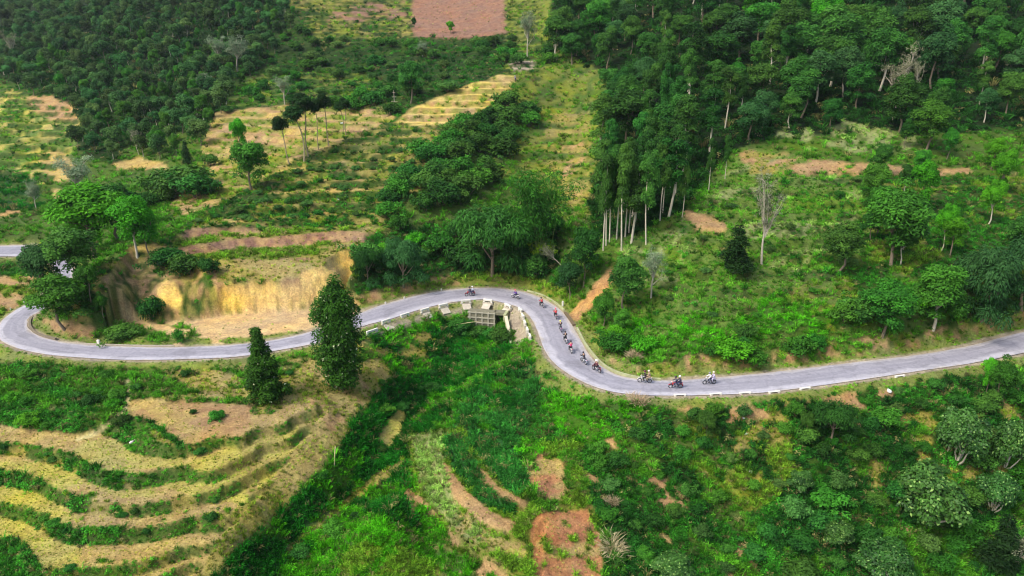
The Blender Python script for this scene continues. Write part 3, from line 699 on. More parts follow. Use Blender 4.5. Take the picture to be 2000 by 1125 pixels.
sy = N.new('ShaderNodeMath'); sy.operation = 'MULTIPLY'; sy.inputs[1].default_value = .09; L.new(al.outputs['Fac'], sy.inputs[0]); L.new(sx.outputs[0], cx.inputs[0]); L.new(sy.outputs[0], cx.inputs[1])
n6 = noise(1.0, 4, .6, cx.outputs[0]); n7 = noise(.22, 3, .5)
cr = N.new('ShaderNodeTexVoronoi'); cr.feature = 'DISTANCE_TO_EDGE'; cr.inputs['Scale'].default_value = .45
wv = N.new('ShaderNodeVectorMath'); wv.operation = 'ADD'; L.new(ge.outputs['Position'], wv.inputs[0]); L.new(n1.outputs['Color'], wv.inputs[1]); L.new(wv.outputs[0], cr.inputs['Vector'])
L.new(mul(mul(mul(mrange(n1.outputs[0], .3, .7, .86, 1.12), mrange(n2.outputs[0], .3, .7, .88, 1.12)), mrange(n6.outputs[0], .3, .7, .84, 1.14)), mul(mrange(cr.outputs[0], 0, .03, .80, 1), mrange(n7.outputs[0], .57, .60, 1, .86))), hs.inputs['Value'])
L.new(hs.outputs[0], b.inputs['Base Color']); L.new(b.outputs[0], out.inputs[0]); me.materials.append(m)
#@VEG
# ------------------------------------------------------------------ low plants: one mass per stretch of ground
def cards(C, Nn, T, ln, wd, rng, fold=.0):
    """pointed leaves: centre base C, normal Nn, direction T, length, width -> verts (n*4,3), quads"""
    n = len(C); B = np.cross(Nn, T); B /= np.linalg.norm(B, axis=1, keepdims=True) + 1e-9
    ln = np.asarray(ln).reshape(-1, 1); wd = np.asarray(wd).reshape(-1, 1)
    mid = C + T * ln * .45 + Nn * fold
    V = np.stack([C, mid + B * wd * .5, C + T * ln, mid - B * wd * .5], 1).reshape(-1, 3)
    return V, np.arange(n * 4).reshape(-1, 4)
def unit(v): return v / (np.linalg.norm(v, axis=-1, keepdims=True) + 1e-9)
def rdir(rng, n): return unit(rng.normal(size=(n, 3)))
def tuft_mesh(name, kind, rng):
    if kind == 'grass':
        n = 20; r = rng.uniform(0, .22, n); a = rng.uniform(0, 6.28, n)
        C = np.stack([r * np.cos(a), r * np.sin(a), np.full(n, -.04)], 1)
        T = unit(np.stack([np.cos(a) * rng.uniform(.1, .75, n), np.sin(a) * rng.uniform(.1, .75, n), np.ones(n)], 1))
        Nn = unit(np.cross(T, rdir(rng, n)))
        V, Q = cards(C, Nn, T, rng.uniform(.28, .62, n), rng.uniform(.05, .10, n), rng); k = n
    elif kind == 'tall':
        n = 26; r = rng.uniform(0, .25, n); a = rng.uniform(0, 6.28, n)
        C = np.stack([r * np.cos(a), r * np.sin(a), np.full(n, -.05)], 1)
        T = unit(np.stack([np.cos(a) * rng.uniform(.1, .8, n), np.sin(a) * rng.uniform(.1, .8, n), np.ones(n)], 1))
        Nn = unit(np.cross(T, rdir(rng, n))); L_ = rng.uniform(.5, 1.0, n)
        V1, Q1 = cards(C, Nn, T, L_, rng.uniform(.06, .12, n), rng)
        C2 = C + T * L_[:, None] * .8; T2 = unit(T * .6 + np.stack([np.cos(a), np.sin(a), -.4 * np.ones(n)], 1) * .7)
        V2, Q2 = cards(C2, unit(np.cross(T2, rdir(rng, n))), T2, L_ * .5, rng.uniform(.04, .08, n), rng)
        V = np.vstack([V1, V2]); Q = np.vstack([Q1, Q2 + len(V1)]); k = 2 * n
    else:
        n = 46; d = rdir(rng, n); d[:, 2] = np.abs(d[:, 2]); C = d * np.array([.42, .42, .40]) * rng.uniform(.45, 1, (n, 1))
        T = unit(d + rdir(rng, n) * .6 + np.array([0, 0, -.1])); Nn = unit(d + np.array([0, 0, .7]) + rdir(rng, n) * .5)
        T = unit(T - Nn * (T * Nn).sum(1, keepdims=True))
        V, Q = cards(C, Nn, T, rng.uniform(.16, .30, n), rng.uniform(.09, .17, n), rng, .01); k = n
    me = mesh_np(name, V, Q); attr(me, 'tint', np.repeat(rng.uniform(0, 1, k), 4)); return me
def tuft_mat():
    m, nt, N, L = mat('low_plants')
    out = N.new('ShaderNodeOutputMaterial'); b = N.new('ShaderNodeBsdfPrincipled'); tr = N.new('ShaderNodeBsdfTranslucent'); ms = N.new('ShaderNodeMixShader')
    b.inputs['Roughness'].default_value = .7; b.inputs['Specular IOR Level'].default_value = .15
    a = N.new('ShaderNodeAttribute'); a.attribute_type = 'INSTANCER'; a.attribute_name = 'plantcol'
    t = N.new('ShaderNodeAttribute'); t.attribute_name = 'tint'
    mr = N.new('ShaderNodeMapRange'); mr.inputs[3].default_value = .6; mr.inputs[4].default_value = 1.4
    hs = N.new('ShaderNodeHueSaturation'); L.new(t.outputs['Fac'], mr.inputs[0]); L.new(mr.outputs[0], hs.inputs['Value']); L.new(a.outputs['Color'], hs.inputs['Color'])
    L.new(hs.outputs[0], b.inputs['Base Color']); L.new(hs.outputs[0], tr.inputs['Color']); ms.inputs[0].default_value = .25
    L.new(b.outputs[0], ms.inputs[1]); L.new(tr.outputs[0], ms.inputs[2]); L.new(ms.outputs[0], out.inputs[0]); return m
TM = tuft_mat()
tcoll = bpy.data.collections.new('tufts')
trng = np.random.default_rng(5)
for i, k in enumerate(['grass', 'grass', 'tall', 'tall', 'weed', 'weed', 'weed']):
    tm = tuft_mesh('tuft_%d' % i, k, trng); tm.materials.append(TM)
    tcoll.objects.link(bpy.data.objects.new('a%d_tuft' % i, tm))
def scatter_tree():
    ng = bpy.data.node_groups.new('scatter', 'GeometryNodeTree')
    ng.interface.new_socket('Geometry', in_out='INPUT', socket_type='NodeSocketGeometry'); ng.interface.new_socket('Geometry', in_out='OUTPUT', socket_type='NodeSocketGeometry')
    N, L = ng.nodes, ng.links
    gi, go = N.new('NodeGroupInput'), N.new('NodeGroupOutput')
    ci = N.new('GeometryNodeCollectionInfo'); ci.inputs['Collection'].default_value = tcoll; ci.inputs['Separate Children'].default_value = True; ci.inputs['Reset Children'].default_value = True
    ip = N.new('GeometryNodeInstanceOnPoints'); ip.inputs['Pick Instance'].default_value = True
    def na(name, t):
        n = N.new('GeometryNodeInputNamedAttribute'); n.data_type = t; n.inputs['Name'].default_value = name; return n.outputs['Attribute']
    L.new(gi.outputs[0], ip.inputs['Points']); L.new(ci.outputs[0], ip.inputs['Instance'])
    L.new(na('idx', 'INT'), ip.inputs['Instance Index']); L.new(na('rot', 'FLOAT_VECTOR'), ip.inputs['Rotation']); L.new(na('scl', 'FLOAT_VECTOR'), ip.inputs['Scale'])
    L.new(ip.outputs[0], go.inputs[0]); return ng
SCT = scatter_tree()
COVP = np.array([COV[n][1] for n in CN]); COVD = np.array([COV[n][2] for n in CN]); COVK = np.array([COV[n][3] for n in CN]); COVS = np.array([COV[n][4] for n in CN])
def scatter(name, label, regions, n):
    """n tries over the fan; plants stand where the cover carries them"""
    rng = np.random.default_rng(abs(hash(name)) % 1000 if False else sum(map(ord, name)))
    s = rng.uniform(-1.15, 1.15, n); y = 40 * np.exp(rng.uniform(0, 1, n) * math.log(430 / 40)); x = s * y
    z = hgt(x, y); px, py, d = project(x, y, z)
    ti, si = gidx(x, y); c = cov[ti, si]; rd = RD[ti, si]
    ok = regions(px, py, y) & (rd > .55) & (px > -420) & (px < 2420) & (py > -60) & (py < 1500)
    ok &= rng.uniform(0, 1.8, n) < COVD[c]
    wallm = CUT[ti, si]; ok &= ~(wallm & (rng.uniform(0, 1, n) < .93))
    x, y, z, c, d = x[ok], y[ok], z[ok], c[ok], d[ok]; m = len(x)
    kind = COVK[c]; idx = np.where(kind == 1, rng.integers(0, 2, m), np.where(kind == 2, rng.integers(2, 4, m), rng.integers(4, 7, m)))
    sw = rng.uniform(0, 1, m); idx = np.where((kind == 2) & (sw < .18), rng.integers(4, 7, m), idx); idx = np.where((kind == 3) & (sw < .25), rng.integers(2, 4, m), idx)
    patch = fbm(x * .35, y * .35, 77, 3); sc = .78 * COVS[c] * rng.uniform(.6, 1.35, m) * (.75 + .5 * patch) * np.clip((d / 90) ** .45, .85, 1.7)
    col = COVP[c] * np.array([1.02, 1.35, .7]) * (rng.uniform(.45, 1.7, (m, 1))) * (.55 + .95 * patch[:, None])
    yel = (rng.uniform(0, 1, m) < .07) & (kind > 1); col[yel] = np.array([.30, .29, .10]) * rng.uniform(.5, 1.2, (int(yel.sum()), 1)); dk = rng.uniform(0, 1, m) < .22; col[dk] *= .5
    P = np.stack([x, y, z], 1)
    me = bpy.data.meshes.new(name); me.vertices.add(m); me.vertices.foreach_set('co', P.astype(np.float32).ravel())
    attr(me, 'idx', idx, 'INT'); attr(me, 'rot', np.stack([rng.normal(0, .15, m), rng.normal(0, .15, m), rng.uniform(0, 6.28, m)], 1), 'FLOAT_VECTOR')
    attr(me, 'scl', np.stack([sc, sc, sc * rng.uniform(.7, 1.25, m)], 1), 'FLOAT_VECTOR')
    attr(me, 'plantcol', np.concatenate([np.clip(col, 0, .9), np.ones((m, 1))], 1), 'FLOAT_COLOR')
    o = link(bpy.data.objects.new(name, me)); tag(o, label, name.replace('_', ' '), kind='stuff')
    md = o.modifiers.new('scatter', 'NODES'); md.node_group = SCT
    return m
nA = scatter('undergrowth', 'tangled green weeds and grass on the slopes under the road', lambda px, py, y: (y < 84), 300000)
nB = scatter('hillside_grass', 'rough grass and leafy weeds along the road and over the near hillsides', lambda px, py, y: (y >= 84) & (y < 150), 230000)
nC = scatter('ground_cover', 'low green growth on the far terraces and under the woods', lambda px, py, y: (y >= 150), 130000)
print('PLANTS', nA, nB, nC)

# ------------------------------------------------------------------ trees and shrubs
def tubes(paths, seg=6):
    """tapered round limbs: each path is (points, radii)"""
    Vs, Fs, o = [], [], 0
    for P, Rr in paths:
        P = np.array(P, float); n = len(P)
        T = unit(np.gradient(P, axis=0)); ref = np.array([.13, .97, .21])
        U = unit(np.cross(T, ref)); W = np.cross(T, U); a = np.arange(seg) / seg * 2 * math.pi
        V = P[:, None] + (U[:, None] * np.cos(a)[None, :, None] + W[:, None] * np.sin(a)[None, :, None]) * np.array(Rr)[:, None, None]
        Vs.append(V.reshape(-1, 3)); i = np.arange(n - 1)[:, None] * seg; j = np.arange(seg)[None]; k = (j + 1) % seg
        Fs.append(np.stack([i + j, i + k, i + seg + k, i + seg + j], -1).reshape(-1, 4) + o); o += n * seg
    return np.vstack(Vs), np.vstack(Fs)
def crown_mesh(name, rng, clumps, n, ll, lw, up=.6, droop=0.0, shell=(.55, 1.05), flat=.95, mt=None, jl=.35, specks=0):
    """leaves set over the outside of many clumps: (centre, radius, tone)"""
    w = np.array([c[1] ** 2 for c in clumps]); k = rng.choice(len(clumps), n, p=w / w.sum())
    C0 = np.array([c[0] for c in clumps])[k]; r = np.array([c[1] for c in clumps])[k]; tone = np.array([c[2] for c in clumps])[k]
    d = rdir(rng, n); low = d[:, 2] < -.35; d[low, 2] *= -.6; d = unit(d)
    rad = rng.uniform(shell[0], shell[1], n) ** .6
    C = C0 + d * (r * rad)[:, None] * np.array([1, 1, flat])
    Nn = unit(d + np.array([0, 0, up]) + rdir(rng, n) * .55)
    T = d + rdir(rng, n) * .8 + np.array([0, 0, -droop]); T = unit(T - Nn * (T * Nn).sum(1, keepdims=True))
    L_ = ll * rng.uniform(1 - jl, 1 + jl, n)
    V, Q = cards(C, Nn, T, L_, lw * rng.uniform(.7, 1.3, n), rng, .01)
    me = mesh_np(name, V, Q)
    tint = np.clip(tone * .62 + .42 * (rng.uniform(0, 1, n) - .25) + .2 * (rad - .7), 0, .9)  # inner leaves tinted darker: shade inside the crown put into the colour
    if specks: tint[rng.uniform(0, 1, n) < specks] = 1.0
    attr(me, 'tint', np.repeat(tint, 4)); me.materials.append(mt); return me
def limb_mesh(name, paths, mt, seg=6):
    V, Q = tubes(paths, seg); me = mesh_np(name, V, Q, True); me.materials.append(mt); return me
def bend(p0, p1, rng, w=.15, n=5):
    p0, p1 = np.array(p0, float), np.array(p1, float); t = np.linspace(0, 1, n)[:, None]; L_ = np.linalg.norm(p1 - p0)
    off = rng.normal(0, w * L_ * .3, 3); off2 = rng.normal(0, w * L_ * .15, 3)
    return p0 + (p1 - p0) * t + off * np.sin(t * math.pi) + off2 * np.sin(t * 2 * math.pi)
BARK = simple('grey_brown_bark', (.20, .16, .11), .9, var=.35, scale=3)
PALEB = simple('pale_bark', (.55, .50, .38), .85, var=.3, scale=2)
WHITEB = simple('bleached_twigs', (.44, .40, .31), .85, var=.2, scale=2)
LM = {
 'forest': leaf_mat('forest_leaves', (.008, .055, .010), (.045, .19, .022), hue=.02, val=.40),
 'dark':   leaf_mat('dark_leaves', (.005, .028, .007), (.018, .075, .013), hue=.01, val=.25),
 'mid':    leaf_mat('mid_green_leaves', (.014, .085, .010), (.050, .26, .020), hue=.015, val=.3),
 'fresh':  leaf_mat('fresh_green_leaves', (.02, .14, .008), (.07, .42, .012), hue=.01, val=.2),
 'blue':   leaf_mat('blue_green_leaves', (.010, .06, .016), (.045, .17, .042), hue=.01, val=.25),
 'silver': leaf_mat('silver_leaves', (.07, .15, .06), (.32, .42, .26), hue=.01, val=.15),
 'wood':   leaf_mat('hillside_leaves', (.012, .058, .016), (.065, .19, .040), hue=.03, val=.42),
 'yellow': leaf_mat('yellow_green_leaves', (.10, .24, .010), (.24, .44, .02), hue=.01, val=.15),
 'column': leaf_mat('glossy_leaves_with_pale_flowers', (.004, .045, .006), (.025, .17, .012), val=.05, tip=(.60, .72, .42)),
 'big':    leaf_mat('broad_leaves', (.008, .06, .008), (.055, .22, .03), hue=.015, val=.2, spec=.3, rough=.5, tip=(.20, .42, .10)),
 'tea':    leaf_mat('shrub_leaves', (.03, .10, .02), (.09, .24, .045), hue=.02, val=.3),
 'twig':   leaf_mat('sparse_grey_leaves', (.10, .13, .06), (.30, .32, .20), val=.1),
 'straw':  leaf_mat('straw', (.35, .29, .14), (.62, .54, .33), val=.1),
}
def clumps_round(rng, n, zc, rx, rz, cr, inner=.35):
    out = []
    for i in range(n):
        d = rdir(rng, 1)[0]; d[2] = d[2] if d[2] > -.5 else -d[2] * .5
        q = rng.uniform(inner, 1) ** .5
        c = np.array([d[0] * rx * q, d[1] * rx * q, zc + d[2] * rz * q]); out.append((c, cr * rng.uniform(.65, 1.25), float(np.clip(rng.normal(.5 + .25 * d[2], .25), 0, 1.2))))  # upper clumps lighter, lower ones darker: top light painted into the tone
    return out
PROTO = {}
def proto(kind, v=0):
    key = (kind, v)
    if key in PROTO: return PROTO[key]
    rng = np.random.default_rng(1000 + sum(map(ord, kind)) * 7 + v); p = None
    bark = BARK
    if kind in ('forest', 'mid', 'fresh', 'blue'):
        hh = 13.0; lk = kind
        cl = clumps_round(rng, 30 if kind != 'fresh' else 24, 7.6, 2.9, 4.3, 1.3)
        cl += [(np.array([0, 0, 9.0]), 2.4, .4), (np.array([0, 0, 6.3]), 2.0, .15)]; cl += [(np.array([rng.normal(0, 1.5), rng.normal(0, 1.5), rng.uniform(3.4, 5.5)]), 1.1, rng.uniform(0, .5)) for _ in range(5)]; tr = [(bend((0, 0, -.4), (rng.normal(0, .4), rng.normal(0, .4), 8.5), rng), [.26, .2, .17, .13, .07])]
        for i in range(7):
            c = cl[i][0]; z0 = rng.uniform(3.6, 7); tr.append((bend((0, 0, z0), c, rng, .25), [.12, .09, .07, .05, .02]))
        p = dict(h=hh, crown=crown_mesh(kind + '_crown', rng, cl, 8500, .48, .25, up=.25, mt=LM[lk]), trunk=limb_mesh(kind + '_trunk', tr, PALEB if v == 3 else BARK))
    elif kind == 'tall':
        cl = [(np.array([rng.normal(0, .9), rng.normal(0, .9), z]), rng.uniform(.9, 1.6), rng.uniform(.1, 1)) for z in np.linspace(7.5, 16, 20)]
        tr = [(bend((0, 0, -.4), (rng.normal(0, .3), rng.normal(0, .3), 15.5), rng, .06, 7), [.24, .21, .19, .16, .13, .09, .04])]
        for i in range(0, 18, 3): tr.append((bend((0, 0, cl[i][0][2] - 1.2), cl[i][0], rng), [.08, .06, .05, .04, .02]))
        p = dict(h=17.0, crown=crown_mesh('tall_crown', rng, cl, 6500, .45, .24, up=.25, mt=LM['forest']), trunk=limb_mesh('tall_trunk', tr, PALEB))
    elif kind == 'wood':
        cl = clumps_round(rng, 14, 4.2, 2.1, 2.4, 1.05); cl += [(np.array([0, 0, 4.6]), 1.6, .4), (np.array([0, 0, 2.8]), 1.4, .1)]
        tr = [(bend((0, 0, -.4), (0, 0, 4.4), rng), [.16, .13, .11, .08, .04])] + [(bend((0, 0, 2.2), cl[i][0], rng), [.07, .06, .04, .03, .02]) for i in range(4)]
        p = dict(h=7.4, crown=crown_mesh('wood_crown', rng, cl, 2400, .46, .26, up=.25, mt=LM['wood']), trunk=limb_mesh('wood_trunk', tr, PALEB if v % 2 else BARK, 5))
    elif kind == 'tuft':
        cl = clumps_round(rng, 26, 9.2, 1.2, 2.3, .7, .2); dx = rng.normal(0, .5)
        tr = [(bend((-dx, 0, -.4), (0, 0, 9.6), rng, .1, 7), [.16, .14, .12, .11, .10, .08, .04])]
        for i in range(5): tr.append((bend((0, 0, 8.2 + .2 * i), cl[i][0], rng), [.06, .05, .04, .03, .02]))
        for i in range(4): z = rng.uniform(4, 8); a = rng.uniform(0, 6.28); tr.append(([(0, 0, z), (.45 * math.cos(a), .45 * math.sin(a), z + .15)], [.03, .015]))
        p = dict(h=11.6, crown=crown_mesh('tuft_crown', rng, cl, 6000, .34, .13, mt=LM['dark']), trunk=limb_mesh('tuft_trunk', tr, simple('thin_pale_bark', (.34, .28, .17), .9, var=.3)))
    elif kind == 'column':
        cl = []
        for z in np.linspace(.7, 13.6, 30):
            rr = 2.6 * min(1, .62 + z / 8) * (1 - max(0, (z - 8.5) / 6.0) ** 2.6)
            cl.append((np.array([0, 0, z]), max(rr * .7, .4), .1))
            for i in range(5):
                a = rng.uniform(0, 6.28); q = max(rr - .7, .1) * rng.uniform(.7, 1.1); cl.append((np.array([q * math.cos(a), q * math.sin(a), z + rng.normal(0, .3)]), rng.uniform(.75, 1.15) * (.55 + .45 * min(1, rr / 2)), rng.uniform(.1, .9)))
        tr = [(bend((0, 0, -.5), (0, 0, 13), rng, .03, 6), [.32, .28, .22, .17, .1, .04])]
        for i in range(0, len(cl), 6): tr.append((bend((0, 0, max(.5, cl[i][0][2] - .5)), cl[i][0], rng), [.07, .06, .05, .03, .02]))
        p = dict(h=14.6, crown=crown_mesh('column_crown', rng, cl, 26000, .33, .16, up=.2, droop=.4, mt=LM['column'], specks=.014), trunk=limb_mesh('column_trunk', tr, BARK))
    elif kind == 'spire':
        cl = []
        for z in np.linspace(.4, 9.6, 24):
            rr = 2.35 * (1 - z / 10.6) ** .8
            cl.append((np.array([-.06 * z, 0, z]), max(rr * .7, .3), .1))
            for i in range(4):
                a = rng.uniform(0, 6.28); q = max(rr - .4, .05) * rng.uniform(.7, 1.1); cl.append((np.array([q * math.cos(a) - .06 * z, q * math.sin(a), z]), rng.uniform(.5, .85) * (.45 + .55 * min(1, rr / 1.6)), rng.uniform(.1, .9)))
        tr = [(bend((0, 0, -.5), (-.5, 0, 9.2), rng, .03, 6), [.22, .2, .16, .12, .08, .03])]
        for i in range(0, len(cl), 7): tr.append((bend((-.05 * cl[i][0][2], 0, max(.3, cl[i][0][2] - .4)), cl[i][0], rng), [.05, .04, .04, .03, .02]))
        p = dict(h=10.3, crown=crown_mesh('spire_crown', rng, cl, 15000, .30, .15, up=.2, droop=.4, mt=LM['column'], specks=.012), trunk=limb_mesh('spire_trunk', tr, BARK))
    elif kind == 'conifer':
        cl = [(np.array([rng.normal(0, .05) + (1.9 * (1 - z / 9)) * rng.uniform(0, .9) * math.cos(a), (1.9 * (1 - z / 9)) * rng.uniform(0, .9) * math.sin(a), z]), .3 + .75 * (1 - z / 9.5), rng.uniform(0, .8)) for z, a in zip(np.linspace(1, 8.8, 44), rng.uniform(0, 6.28, 44))]
        p = dict(h=9.3, crown=crown_mesh('conifer_crown', rng, cl, 4200, .42, .14, up=.2, droop=.5, mt=LM['dark']), trunk=limb_mesh('conifer_trunk', [(bend((0, 0, -.4), (0, 0, 9), rng, .02), [.2, .16, .12, .08, .03])], BARK))
    elif kind == 'droop':
        cl = clumps_round(rng, 30, 6.6, 4.4, 3.4, 1.7, .3); cl += [(np.array([rng.normal(0, 3), rng.normal(0, 3), rng.uniform(1.6, 3.5)]), 1.5, .25) for _ in range(9)]
        tr = [(bend((0, 0, -.4), (0, 0, 6.5), rng), [.34, .28, .22, .15, .08])] + [(bend((0, 0, rng.uniform(2, 4)), cl[i][0], rng), [.12, .1, .07, .05, .02]) for i in range(9)]
        p = dict(h=11.2, crown=crown_mesh('droop_crown', rng, cl, 12000, .68, .17, up=.2, droop=1.3, mt=LM['blue' if v else 'forest']), trunk=limb_mesh('droop_trunk', tr, BARK))
    elif kind in ('bare', 'silver'):
        tr = [(bend((0, 0, -.4), (rng.normal(0, .3), 0, 5.2), rng, .1), [.24, .2, .17, .14, .11])]; ends = []
        top = tr[0][0][-1]
        for i in range(11):
            a = rng.uniform(0, 6.28); z = rng.uniform(2.6, 5.2); s_ = np.array([top[0] * z / 5.2, 0, z]); e = s_ + np.array([math.cos(a) * rng.uniform(1, 2.6), math.sin(a) * rng.uniform(1, 2.6), rng.uniform(1.8, 5.0)])
            b = bend(s_, e, rng, .25); tr.append((b, [.11, .08, .06, .045, .02])); ends.append(e)
            for j in range(5):
                q = b[rng.integers(1, 5)]; e2 = q + rdir(rng, 1)[0] * rng.uniform(.6, 1.3) + np.array([0, 0, .6]); tr.append((bend(q, e2, rng, .25, 4), [.04, .03, .022, .012])); ends.append(e2)
        cl = [(e, rng.uniform(.4, .75) if kind == 'bare' else rng.uniform(.65, 1.1), rng.uniform(0, 1)) for e in ends]
        p = dict(h=10.0, crown=crown_mesh(kind + '_crown', rng, cl, 2200 if kind == 'bare' else 3200, .28, .14, mt=LM['silver' if kind == 'silver' else 'twig'], shell=(.2, 1.1)), trunk=limb_mesh(kind + '_trunk', tr, WHITEB, 5))
    elif kind == 'bamboo':
        tr, cl = [], []
        for i in range(34):
            a = rng.uniform(0, 6.28); r0 = rng.uniform(0, 1.4); ln = rng.uniform(7, 13); sp = rng.uniform(.6, 3.4); b0 = np.array([r0 * math.cos(a), r0 * math.sin(a), -.3])
            t = np.linspace(0, 1, 7)[:, None]; P = b0 + np.concatenate([np.cos(a) * sp * t ** 2.2, np.sin(a) * sp * t ** 2.2, ln * (t - .12 * t ** 3)], 1)
            tr.append((P, [.055, .05, .045, .04, .03, .02, .01])); cl += [(P[k], .55 + .12 * k, rng.uniform(.1, 1)) for k in (3, 4, 5, 6)]
        p = dict(h=12.5, crown=crown_mesh('bamboo_crown', rng, cl, 8000, .55, .12, up=.1, droop=.8, mt=LM['mid'], shell=(.1, 1.1)), trunk=limb_mesh('bamboo_canes', tr, simple('green_cane', (.16, .24, .06), .6), 5))
    elif kind in ('bush', 'tea', 'dbush', 'fbush', 'ybush'):
        cl = clumps_round(rng, 13, .85, 1.15, .75, .46, .35) + [(np.array([0, 0, .6]), .85, .1)] + [(np.array([rng.normal(0, .8), rng.normal(0, .8), rng.uniform(.3, 1.7)]), .24, rng.uniform(.3, 1.1)) for _ in range(7)]
        tr = [(bend((0, 0, -.2), cl[i][0], rng, .2, 4), [.05, .04, .03, .015]) for i in range(5)]
        lm = dict(bush='mid', tea='tea', dbush='forest', fbush='fresh', ybush='yellow')[kind]
        V1, Q1 = tubes(tr, 4)
        p = dict(h=2.0, crown=crown_mesh(kind + '_leaves', rng, cl, 2200, .24, .13, up=.3, mt=LM[lm], shell=(.35, 1.3)), trunk=limb_mesh(kind + '_stems', tr, BARK, 4))
    elif kind == 'big':
        cl = clumps_round(rng, 22, 2.1, 1.9, 1.6, .75, .3) + [(np.array([0, 0, 1.8]), 1.5, .2)]
        tr = [(bend((0, 0, -.3), cl[i][0], rng, .2, 4), [.10, .08, .05, .02]) for i in range(7)]
        p = dict(h=4.6, crown=crown_mesh('big_crown', rng, cl, 7000, .23, .17, up=.4, mt=LM['big'], specks=.06), trunk=limb_mesh('big_trunk', tr, PALEB, 5))
    PROTO[key] = p; return p
NOBJ = {}
def tree(name, kind, loc, h, label=None, cat=None, group=None, v=0, rz=None, wide=1.0, tilt=(0, 0), parts=True):
    p = proto(kind, v); s = h / p['h']; NOBJ[name] = NOBJ.get(name, 0) + 1
    rz = random.uniform(0, 6.28) if rz is None else rz
    if parts:
        o = bpy.data.objects.new(name, None); o.empty_display_size = .3; link(o)
        for nm, k in (('crown' if kind not in ('bush', 'tea', 'dbush', 'fbush', 'ybush') else 'foliage', 'crown'), ('trunk' if kind not in ('bamboo', 'bush', 'tea', 'dbush', 'fbush', 'ybush') else ('cane' if kind == 'bamboo' else 'stem'), 'trunk')):
            c = bpy.data.objects.new(nm, p[k]); link(c, o)
    else:
        o = link(bpy.data.objects.new(name, p['crown']))
    o.location = (loc[0], loc[1], loc[2] - .05); o.rotation_euler = (tilt[0], tilt[1], rz); o.scale = (s * wide, s * wide, s)
    tag(o, label, cat or name.split('_')[-1], group); return o
def poisson(poly, dmin, n, seed, extra=None, jit=5, ymax=500):
    """spots inside an area of ground, no two closer than dmin"""
    rng = np.random.default_rng(seed)
    vx = [p for p in poly]; pts_ = []
    s = rng.uniform(-.95, .95, n * 30); y = 50 * np.exp(rng.uniform(0, 1, n * 30) * math.log(ymax / 50)); x = s * y; z = hgt(x, y)
    px, py, d = project(x, y, z); ok = inpoly(px + rng.normal(0, jit, len(px)), py + rng.normal(0, jit, len(px)), poly)
    ti, si = gidx(x, y); ok &= RD[ti, si] > 1.6
    if extra is not None: ok &= extra(x, y, z, px, py, ti, si)
    keep = []
    xs, ys, zs, ds, pxs, pys = (a[ok] for a in (x, y, z, d, px, py))
    kx = np.empty(0); ky = np.empty(0)
    for i in range(len(xs)):
        if len(kx) and ((kx - xs[i]) ** 2 + (ky - ys[i]) ** 2).min() < dmin * dmin: continue
        kx = np.append(kx, xs[i]); ky = np.append(ky, ys[i]); keep.append((xs[i], ys[i], zs[i], ds[i], pxs[i], pys[i]))
        if len(keep) >= n: break
    keep.sort(key=lambda q: q[1]); return keep
def by_px(px, py, top, kind):
    """ground spot and height of a tree whose foot is at (px, py) and whose tip reaches row top"""
    p = at(px, py); D = p.y * CP - (p.z - CH) * SP
    vt = (top - 562.5) / F; zt = CH - p.y * (SP + vt * CP) / (CP - vt * SP)
    return p, max(.4, zt - p.z)
def T(name, kind, px, py, top, label, cat='tree', v=0, wide=1.0, tilt=(0, 0), rz=None, group=None):
    p, h = by_px(px, py, top, kind); return tree(name, kind, p, h, label, cat, group, v, rz, wide, tilt)

# the two columnar trees on the near verge
T('column_tree', 'column', 668, 758, 543, 'tall dark columnar tree dotted with pale flowers, the larger of two under the road', rz=1, wide=1.13)
T('column_tree', 'spire', 526, 782, 634, 'smaller dark spire-shaped tree leaning beside the larger columnar tree', rz=.2, wide=1.25)
# the group inside the hairpin
T('broadleaf_tree', 'fresh', 188, 505, 340, 'bright green spreading tree tallest in the clump inside the hairpin', v=1, wide=1.45)
T('broadleaf_tree', 'fresh', 268, 505, 372, 'bright green tree with thin pale trunk at the right of the hairpin clump', v=3, wide=1.1)
T('broadleaf_tree', 'fresh', 292, 498, 392, 'small bright green tree at the far right end of the hairpin clump', v=5, wide=.8)
T('broadleaf_tree', 'forest', 236, 470, 352, 'dark tree standing behind the bright green hairpin trees', v=0, wide=1.5)
T('broadleaf_tree', 'dark_' if False else 'forest', 152, 560, 430, 'very dark round tree below the bright green hairpin clump', v=2, wide=1.35)
T('broadleaf_tree', 'blue', 96, 602, 455, 'slender blue-green tree in front of the upper stretch of road', v=1, wide=.75)
T('broadleaf_tree', 'mid', 128, 645, 528, 'dense bushy tree right beside the inner kerb of the hairpin', v=0, wide=1.6)
T('broadleaf_tree', 'mid', 178, 590, 500, 'narrow green tree behind the bushy tree at the hairpin', v=2, wide=.8)
T('flowering_bush', 'ybush', 118, 500, 462, 'small yellow-green bush with pale flowers by the upper road', 'bush', wide=1.2)
T('broadleaf_tree', 'mid', 203, 622, 566, 'small green tree on the bank right of the hairpin tree', v=2, wide=.8)
T('shrub', 'dbush', 325, 522, 482, 'dark round shrub on the crest above the brown bank', 'shrub', wide=1.3)
T('shrub', 'dbush', 360, 538, 494, 'dark shrub in the notch of the brown bank', 'shrub')
T('shrub', 'dbush', 412, 535, 500, 'dark shrub at the left end of the yellow cut', 'shrub', wide=.9)
T('shrub', 'dbush', 295, 628, 575, 'dark shrub growing up the face of the brown bank', 'shrub', wide=.7)
T('shrub', 'dbush', 240, 662, 636, 'dark low shrub at the foot of the brown bank', 'shrub', wide=1.8)
T('sapling', 'bush', 352, 668, 640, 'thin green sapling on the stony edge of the lay-by', 'sapling', wide=.6)
